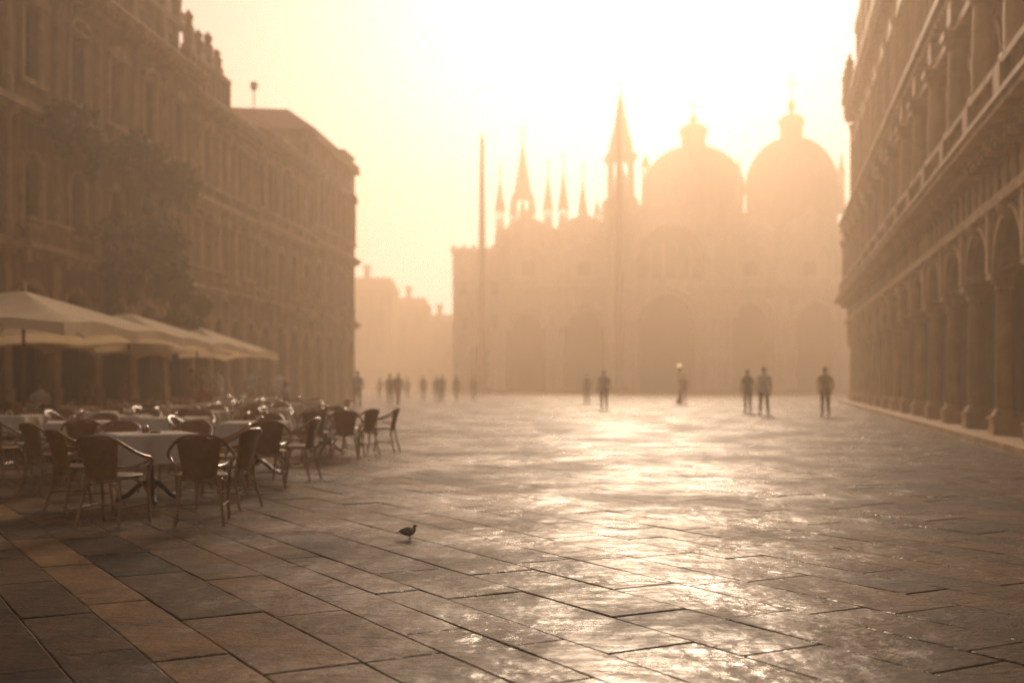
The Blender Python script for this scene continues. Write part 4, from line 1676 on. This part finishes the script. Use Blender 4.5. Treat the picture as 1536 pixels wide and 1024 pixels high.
def person(x, y, rz, h, label, shirt, trousers, pose='stand', hat=None, apron=False, hairm='hair', sleeves='short', seed=0, group=None, seat=0.44):
    rn = random.Random(seed)
    root = empty('person', (x, y, 0.0), rz, label, 'person', group)
    j = lambda s_=0.02: rn.uniform(-s_, s_)
    k = h / 1.75
    V, E, RAD, SEG = [], [], [], []

    def chain(start, pts, mt):
        prev = start
        for p, r_ in pts:
            V.append(Vector(p))
            kk = 1.0 if mt in 'kf' else 1.13
            r_ = r_ if isinstance(r_, tuple) else (r_, r_)
            RAD.append((r_[0] * kk, r_[1] * kk))
            if prev is not None:
                E.append((prev, len(V) - 1))
                SEG.append(mt)
            prev = len(V) - 1
        return prev
    # front of the person is +y
    sit = pose == 'sit'
    hz = 0.50 if sit else 0.93
    pel = chain(None, [((0, 0, hz), (0.165, 0.115))], 't')
    lean = 0.06 if sit else 0.0
    wst = chain(pel, [((0, lean * 0.2, hz + 0.17), (0.145, 0.105))], 's')
    chs = chain(wst, [((0, lean * 0.5, hz + 0.36), (0.165, 0.115))], 's')
    sho = chain(chs, [((0, lean, hz + 0.47), (0.13, 0.095))], 's')
    nek = chain(sho, [((0, lean + 0.01, hz + 0.56), 0.055)], 'k')
    hd = chain(nek, [((0, lean + 0.02, hz + 0.64), 0.06)], 'k')
    fingers = []
    for q in (-1, 1):
        if sit:
            arm = [((q * 0.19, lean, hz + 0.43), 0.062, 's'), ((q * 0.235, lean + 0.03, hz + 0.30), 0.05, 's' if sleeves else 'k'),
                   ((q * 0.25, lean + 0.10, hz + 0.18), 0.043, 'k'), ((q * 0.17, lean + 0.32, hz + 0.22), 0.03, 'k'), ((q * 0.14, lean + 0.41, hz + 0.235), 0.032, 'k')]
        elif pose == 'fold' or (pose == 'serve'):
            arm = [((q * 0.19, 0, hz + 0.43), 0.062, 's'), ((q * 0.25, -0.02, hz + 0.29), 0.05, 's'),
                   ((q * 0.265, 0.0, hz + 0.16), 0.044, 'k'), ((q * 0.12, 0.2, hz + 0.17), 0.032, 'k'), ((q * 0.04, 0.23, hz + 0.18), 0.032, 'k')]
        elif pose == 'pocket':
            arm = [((q * 0.19, 0, hz + 0.43), 0.062, 's'), ((q * 0.24, -0.04, hz + 0.29), 0.05, 's'),
                   ((q * 0.262, -0.06, hz + 0.14), 0.044, 'k'), ((q * 0.215, 0.05, hz - 0.03), 0.032, 'k'), ((q * 0.195, 0.075, hz - 0.09), 0.03, 'k')]
        else:
            sw = 0.10 * q if pose == 'walk' else 0.02
            arm = [((q * 0.19, 0, hz + 0.43), 0.062, 's'), ((q * 0.235, sw * 0.3, hz + 0.29), 0.05, 's'),
                   ((q * 0.255, sw * 0.5 - 0.02, hz + 0.14), 0.044, 'k'), ((q * 0.265, sw + 0.03, hz - 0.10), 0.031, 'k'), ((q * 0.262, sw + 0.05, hz - 0.17), 0.033, 'k')]
        pv_ = sho
        for (p, r_, mt) in arm:
            if sleeves == 'long' and mt == 'k' and p is not arm[-1][0]:
                mt = 's'
            pv_ = chain(pv_, [(p, r_)], mt)
        wr, hn = Vector(arm[-2][0]), Vector(arm[-1][0])
        fingers.append((wr, hn, q))
        if sit:
            leg = [((q * 0.095, 0.02, hz - 0.01), 0.095), ((q * 0.12, 0.24, hz + 0.01), 0.075), ((q * 0.13, 0.42, hz - 0.01), 0.062),
                   ((q * 0.125, 0.44, 0.28), 0.052), ((q * 0.12, 0.40, 0.09), 0.038)]
            foot = [((q * 0.125, 0.47, 0.045), (0.04, 0.035)), ((q * 0.13, 0.58, 0.03), (0.036, 0.024))]
        else:
            st_ = (0.16 * -q) if pose == 'walk' else 0.015 * q
            sp_ = 0.10 if pose != 'walk' else 0.085
            leg = [((q * 0.092, 0.0, hz - 0.08), 0.098), ((q * sp_, st_ * 0.45 + 0.01, 0.68), 0.08), ((q * sp_ * 1.05, st_ * 0.7 + 0.02, 0.48), 0.062),
                   ((q * sp_ * 1.08, st_ * 0.95 - 0.01, 0.30), 0.056), ((q * sp_ * 1.1, st_ * 1.2 - 0.03, 0.09), 0.04)]
            foot = [((q * sp_ * 1.15, st_ * 1.2 + 0.05, 0.042), (0.042, 0.034)), ((q * sp_ * 1.25, st_ * 1.2 + 0.15, 0.028), (0.038, 0.024))]
        e = chain(pel, leg, 't')
        chain(e, foot, 'f')
    me = bpy.data.meshes.new('body_cage')
    me.from_pydata([v * k for v in V], E, [])
    ob = bpy.data.objects.new('body_cage', me)
    COL.objects.link(ob)
    ob.modifiers.new('skin', 'SKIN').use_smooth_shade = True
    sk = me.skin_vertices[0].data
    for i, r_ in enumerate(RAD):
        sk[i].radius = (r_[0] * k, r_[1] * k)
        sk[i].use_root = (i == 0)
    ob.modifiers.new('sub', 'SUBSURF').levels = 1
    ob.modifiers['sub'].render_levels = 1
    dg = bpy.context.evaluated_depsgraph_get()
    bm = bmesh.new()
    bm.from_mesh(bpy.data.meshes.new_from_object(ob.evaluated_get(dg)))
    bpy.data.objects.remove(ob)
    mats = [M['c_' + shirt], M['c_' + trousers], M['skin'], M['shoe'], M['hair']]
    mi = {'s': 0, 't': 1, 'k': 2, 'f': 3}
    for f in bm.faces:
        c = f.calc_center_median() / k
        best, bd = 's', 9
        for (a, b_), mt in zip(E, SEG):
            p, d = V[a], V[b_] - V[a]
            t = max(0, min(1, (c - p).dot(d) / max(1e-9, d.dot(d))))
            rr = max(RAD[a]) * (1 - t) + max(RAD[b_]) * t
            ds = (c - p - d * t).length / rr
            if ds < bd:
                best, bd = mt, ds
        f.material_index = mi[best]
        f.smooth = True
    # head: skull and jaw, nose, ears, brow, eyes, mouth; joined into the body mesh
    hc = Vector((0, lean + 0.03, hz + 0.70)) * k
    hb = MB()
    hb.sphere((0, 0, 0), (0.074 * k, 0.092 * k, 0.112 * k), 16, 12)
    vv = []
    for (a, b_, c_) in hb.v:
        if c_ < 0:
            a *= 1 - 0.28 * (-c_ / (0.112 * k))
            b_ = b_ * (1 - 0.12 * (-c_ / (0.112 * k))) + 0.012 * k * (-c_ / (0.112 * k))
        vv.append((a, b_, c_))
    hb.v = vv
    hb.add([(-.014 * k, .088 * k, -.03 * k), (.014 * k, .088 * k, -.03 * k), (0, .088 * k, .022 * k), (0, .118 * k, -.026 * k)], [(0, 1, 3), (1, 2, 3), (2, 0, 3)])
    for q in (-1, 1):
        hb.sphere((q * .077 * k, -0.005 * k, -0.005 * k), (.012 * k, .022 * k, .032 * k), 8, 6)
        hb.sphere((q * .029 * k, .083 * k, .012 * k), (.012 * k, .006 * k, .007 * k), 8, 6, mi=1)
    hb.sphere((0, .088 * k, -.058 * k), (.022 * k, .006 * k, .006 * k), 8, 6, mi=1)
    offs = len(bm.verts)
    nv = [bm.verts.new(Vector(p) + hc) for p in hb.v]
    for f, m_ in zip(hb.f, hb.m):
        try:
            nf = bm.faces.new([nv[i] for i in f])
            nf.material_index = 4 if m_ else 2
            nf.smooth = True
        except ValueError:
            pass
    for (wr, hn, q) in fingers:      # five bent fingers from the palm
        d = (hn - wr).normalized()
        side = d.cross(Vector((0, 1, 0.2))).normalized()
        upn = side.cross(d).normalized()
        fb = MB()
        for i, (o, l) in enumerate(((-0.022, 0.06), (-0.008, 0.072), (0.007, 0.068), (0.021, 0.052))):
            p0 = hn + side * o + d * 0.012
            fb.tube([p0 * k, (p0 + d * l * 0.55 + upn * 0.006) * k, (p0 + d * l * 0.9 + upn * 0.028) * k], [0.009 * k, 0.008 * k, 0.006 * k], 6)
        p0 = hn - side * 0.026 * q - d * 0.02
        fb.tube([p0 * k, (p0 - side * 0.02 * q + d * 0.025 + upn * 0.01) * k, (p0 - side * 0.018 * q + d * 0.05 + upn * 0.02) * k], [0.011 * k, 0.009 * k, 0.007 * k], 6)
        nv = [bm.verts.new(p) for p in fb.v]
        for f in fb.f:
            nf = bm.faces.new([nv[i] for i in f])
            nf.material_index = 2
            nf.smooth = True
    mesh = bpy.data.meshes.new('body')
    bm.to_mesh(mesh)
    bm.free()
    for m_ in mats:
        mesh.materials.append(m_)
    o = bpy.data.objects.new('body', mesh)
    COL.objects.link(o)
    o.parent = root
    hb = MB()                         # hair cap, leaving the face free
    hb.sphere((0, 0, 0), (0.082 * k, 0.098 * k, 0.112 * k), 16, 12)
    keep = MB()
    keep.v = [tuple(Vector(p) + hc + Vector((0, -0.008 * k, 0.012 * k))) for p in hb.v]
    for f in hb.f:
        c = sum((Vector(hb.v[i]) for i in f), Vector()) / len(f)
        if c.z > 0.035 * k or (c.y < -0.01 * k and c.z > -0.06 * k):
            keep.f.append(f)
            keep.m.append(0)
    keep.build('hair', M[hairm], root, True)
    if hat:
        b = MB()
        z = hc.z + 0.055 * k
        b.lathe([(0.15 * k, z), (0.155 * k, z + 0.008), (0.09 * k, z + 0.015), (0.082 * k, z + 0.07 * k), (0.05 * k, z + 0.085 * k)], 0, hc.y, 16)
        b.build('hat', M['c_' + hat], root, True)
    if apron:
        b = MB()
        vs, fs = [], []
        for jz in range(7):
            zz = (1.02 - 0.68 * jz / 6) * k
            for i in range(13):
                a = -PI * 0.72 + PI * 1.44 * i / 12
                rr = (0.165 + 0.02 * jz / 6 * (1 + 0.4 * math.sin(i * 2.1))) * k
                vs.append((rr * 1.1 * math.sin(a), rr * 0.95 * math.cos(a), zz))
        for jz in range(6):
            for i in range(12):
                a = jz * 13 + i
                fs.append((a, a + 1, a + 14, a + 13))
        b.add(vs, fs)
        ap = b.build('apron', M['c_white'], root, True)
        md = ap.modifiers.new('thick', 'SOLIDIFY')
        md.thickness = 0.006
    return root


def stand(x, yfoot, rz, h, *a, **kw):
    Y = CH * F / (yfoot - HZ)
    return person(px(x, Y), Y, R(rz), h, *a, **kw)


stand(536.5, 612.5, 170, 1.80, 'person in a pale blue shirt and dark trousers beyond the outermost chair', 'blue', 'black', 'pocket', seed=1)
stand(585, 607, 5, 1.72, 'left one of a dim brown-clothed couple beyond the terrace', 'grey', 'brown', 'stand', seed=2)
stand(597, 607.5, -8, 1.76, 'right one of a dim brown-clothed couple beyond the terrace', 'brown', 'brown', 'walk', seed=3)
stand(569.5, 596.5, 30, 1.6, 'small faint person close left of the brown couple', 'khaki', 'khaki', 'stand', seed=4)  # haze put into the colour: the faint far figures wear paler clothes
stand(611, 596.5, -30, 1.65, 'small faint person close right of the brown couple', 'khaki', 'khaki', 'stand', seed=5)
stand(635, 600, 20, 1.72, 'faint person standing alone between the brown couple and the far pair', 'grey', 'khaki', 'stand', seed=6)
stand(655, 601.5, 0, 1.66, 'left one of the faint far pair left of the flagpole', 'tan', 'khaki', 'stand', seed=7)
stand(663, 602.5, 180, 1.74, 'right one of the faint far pair left of the flagpole', 'grey', 'brown', 'walk', seed=8)
stand(684.5, 601.5, 160, 1.66, 'faint person walking just right of the far pair', 'khaki', 'khaki', 'walk', seed=9)
stand(710.5, 599.7, 200, 1.64, 'faint person nearest the left flagpole', 'khaki', 'khaki', 'stand', seed=10)
stand(906, 614.2, 4, 1.80, 'person in a grey top and dark trousers left of the sun glare', 'grey', 'black', 'stand', seed=11)
stand(880, 605.5, 10, 1.70, 'faint person behind and left of the one in grey', 'khaki', 'khaki', 'stand', seed=12)
stand(1025.6, 606, 175, 1.72, 'person in a reddish top under the lit globe lamp', 'red', 'khaki', 'walk', seed=13)
stand(1121.5, 619.5, 8, 1.76, 'dark-clothed person walking beside the one in the white top', 'black', 'black', 'stand', seed=14)
stand(1146, 622.5, 3, 1.84, 'person in a white T-shirt and dark trousers on the right of the square', 'white', 'navy', 'walk', seed=15)
stand(1238, 624.4, -4, 1.80, 'person in tan shirt and straw hat, rightmost on the open square', 'tan', 'black', 'pocket', hat='straw', seed=16)
# waiters and guests under the parasols
stand(327, 621, 150, 1.80, 'waiter in white with a long white apron under the parasol tips', 'white', 'navy', 'serve', apron=True, sleeves='long', seed=17)
stand(376, 618.5, 40, 1.76, 'person in pale blue-grey shirt standing right of the white-aproned waiter', 'blue', 'black', 'stand', seed=18)
stand(391, 617, -60, 1.74, 'dark-haired person in brown behind the one in pale grey-blue', 'brown', 'black', 'stand', seed=19)
stand(417, 616.5, 20, 1.76, 'person in white shirt standing below the farthest parasol tip', 'white', 'brown', 'stand', seed=20)
stand(303, 625, -30, 1.74, 'person in dark clothes standing left behind the white-aproned waiter', 'grey', 'black', 'stand', seed=21)
stand(288, 627, 60, 1.78, 'person in khaki with a straw hat, left of the waiter', 'khaki', 'brown', 'stand', hat='straw', seed=22)
gcol = ['red', 'brown', 'white', 'tan', 'red', 'grey', 'khaki', 'blue', 'red', 'tan', 'brown', 'grey']
gi = 0
for (x, y) in occupied:
    if gi >= 12:
        break
    if y > 25 and x < -7 and random.random() < 0.85:
        q = random.choice((0, 1, 2))
        dx, dy, rr = ((0.80, 0.0, 90), (0, 0.84, 180), (-0.8, 0.03, -90))[q]
        c = gcol[gi]
        nmn = {'red': 'brick red', 'tan': 'tan'}.get(c, c)
        person(x + dx, y + dy, R(rr), 1.72, 'guest in a %s top seated at one of the shaded far tables' % nmn, c, random.choice(('black', 'navy', 'khaki')), 'sit', seed=40 + gi,
               group='guests in %s at the shaded tables' % nmn)
        gi += 1


# ------------------------------------------------------------------ pigeon
def pigeon():
    Y = CH * F / (808.5 - HZ)
    X = px(614, Y)
    r = empty('pigeon', (X, Y, 0.003), R(-12), 'small grey-brown pigeon standing alone on the wet paving', 'bird')
    b = MB()
    # one continuous body from tail root through breast and neck to the bill
    P = [(-0.070, 0.058), (-0.050, 0.056), (-0.025, 0.054), (0.000, 0.054), (0.020, 0.060), (0.034, 0.073), (0.039, 0.088), (0.041, 0.099), (0.046, 0.106), (0.055, 0.106), (0.061, 0.104), (0.070, 0.101)]
    Rr = [0.010, 0.020, 0.030, 0.034, 0.031, 0.023, 0.0155, 0.013, 0.0135, 0.010, 0.004, 0.001]
    b.tube(smooth_path([(a, 0, z) for a, z in P], 3), [v for i in range(len(Rr) - 1) for v in (Rr[i], Rr[i] * .67 + Rr[i + 1] * .33, Rr[i] * .33 + Rr[i + 1] * .67)] + [Rr[-1]], 14, flat=0.9)
    b.sphere((0.051, 0.0115, 0.108), 0.0022, 6, 5, mi=1)
    b.sphere((0.051, -0.0115, 0.108), 0.0022, 6, 5, mi=1)
    b.build('body', [M['pgrey'], M['shoe']], r, True)
    for q in (-1, 1):
        w = MB()
        vs, fs = [], []
        for i in range(9):
            t = i / 8
            xx = 0.028 - 0.108 * t
            hgt = 0.026 * math.sin(PI * min(1, t * 0.8 + 0.15)) + 0.002
            zc = 0.066 - 0.004 * t
            yy = q * (0.0325 * math.sqrt(max(0.02, 1 - (abs(xx + 0.005) / 0.09) ** 2)))
            for jz in range(5):
                u = -1 + jz / 2
                bulge = 0.004 * (1 - u * u)
                vs.append((xx, yy * (1 - 0.28 * max(0, u)) + q * bulge, zc + hgt * u))
        for i in range(8):
            for jz in range(4):
                a = i * 5 + jz
                fs.append((a, a + 1, a + 6, a + 5))
        w.add(vs, fs)
        wo = w.build('wing', M['pdark'], r, True)
        wo.modifiers.new('thick', 'SOLIDIFY').thickness = 0.004
        l = MB()
        l.tube([(0.002, q * 0.012, 0.032), (0.004, q * 0.013, 0.016), (0.002, q * 0.013, 0.002)], [0.005, 0.0022, 0.002], 6)
        for a in (-0.5, 0, 0.5, PI):
            l.tube([(0.002, q * 0.013, 0.003), (0.002 + 0.016 * math.cos(a), q * 0.013 + 0.016 * math.sin(a), 0.0015)], [0.0018, 0.001], 5)
        l.build('leg', M['pleg'], r, True)
    t = MB()
    t.add([(-0.06, -0.014, 0.062), (-0.06, 0.014, 0.062), (-0.108, 0.018, 0.052), (-0.108, -0.018, 0.052),
           (-0.06, -0.014, 0.054), (-0.06, 0.014, 0.054), (-0.108, 0.018, 0.049), (-0.108, -0.018, 0.049)],
          [(0, 1, 2, 3), (7, 6, 5, 4), (0, 4, 5, 1), (1, 5, 6, 2), (2, 6, 7, 3), (3, 7, 4, 0)])
    t.build('tail', M['pdark'], r)


pigeon()

# ------------------------------------------------------------------ air, light, camera
SUN_AZ, SUN_EL = 7.0, 23.0
b = MB()
b.box(-90, 90, -50, 300, -2.2, 56.5)
hz_ = b.build('haze', [])
m = bpy.data.materials.new('golden_mist')
m.use_nodes = True
nt = m.node_tree
nt.nodes.remove(nt.nodes['Principled BSDF'])
pvn = nt.nodes.new('ShaderNodeVolumePrincipled')
pvn.inputs['Color'].default_value = (1.0, 0.80, 0.61, 1)
pvn.inputs['Density'].default_value = 0.0062
pvn.inputs['Anisotropy'].default_value = 0.6
nt.links.new(pvn.outputs[0], nt.nodes['Material Output'].inputs['Volume'])
hz_.data.materials.append(m)
tag(hz_, kind='stuff')

w = bpy.data.worlds.new('World')
S.world = w
w.use_nodes = True
nt = w.node_tree
bg = nt.nodes['Background']
sky = nt.nodes.new('ShaderNodeTexSky')
sky.sky_type = 'NISHITA'
sky.sun_disc = False
sky.sun_elevation = R(SUN_EL)
sky.sun_rotation = R(SUN_AZ)
sky.dust_density = 1.5
sky.air_density = 1.2
mx = nt.nodes.new('ShaderNodeMix')
mx.data_type = 'RGBA'
mx.blend_type = 'MULTIPLY'
mx.inputs[0].default_value = 1
mx.inputs[7].default_value = (1.0, 0.94, 0.92, 1)
hsv = nt.nodes.new('ShaderNodeHueSaturation')      # mist washes the blue out of the sky
hsv.inputs['Saturation'].default_value = 0.3
nt.links.new(sky.outputs[0], hsv.inputs['Color'])
nt.links.new(hsv.outputs[0], mx.inputs[6])
nt.links.new(mx.outputs[2], bg.inputs['Color'])
bg.inputs['Strength'].default_value = 0.085

sd = Vector((math.sin(R(SUN_AZ)) * math.cos(R(SUN_EL)), math.cos(R(SUN_AZ)) * math.cos(R(SUN_EL)), math.sin(R(SUN_EL))))
l = bpy.data.lights.new('sun', 'SUN')
l.energy = 3.8
l.angle = R(9)
l.color = (1.0, 0.745, 0.52)
lo = bpy.data.objects.new('sun', l)
COL.objects.link(lo)
lo.rotation_euler = sd.to_track_quat('Z', 'Y').to_euler()

cam = bpy.data.cameras.new('camera')
cam.sensor_width = 36
cam.lens = F / 1536 * 36
cam.shift_y = (HZ - 512) / 1536
cam.clip_end = 3000
cam.dof.use_dof = True
cam.dof.focus_distance = 6.5
cam.dof.aperture_fstop = 1.15
co = bpy.data.objects.new('camera', cam)
COL.objects.link(co)
co.location = (0, 0, CH)
co.rotation_euler = (R(90), 0, 0)
S.camera = co

S.view_settings.view_transform = 'Standard'
S.view_settings.look = 'None'
S.view_settings.exposure = -0.05
S.view_settings.gamma = 1
S.cycles.use_denoising = True
S.cycles.denoising_prefilter = 'NONE'
S.cycles.max_bounces = 6
S.cycles.diffuse_bounces = 3
S.cycles.glossy_bounces = 3
S.cycles.volume_bounces = 1
S.cycles.transparent_max_bounces = 6
S.cycles.sample_clamp_indirect = 6.0
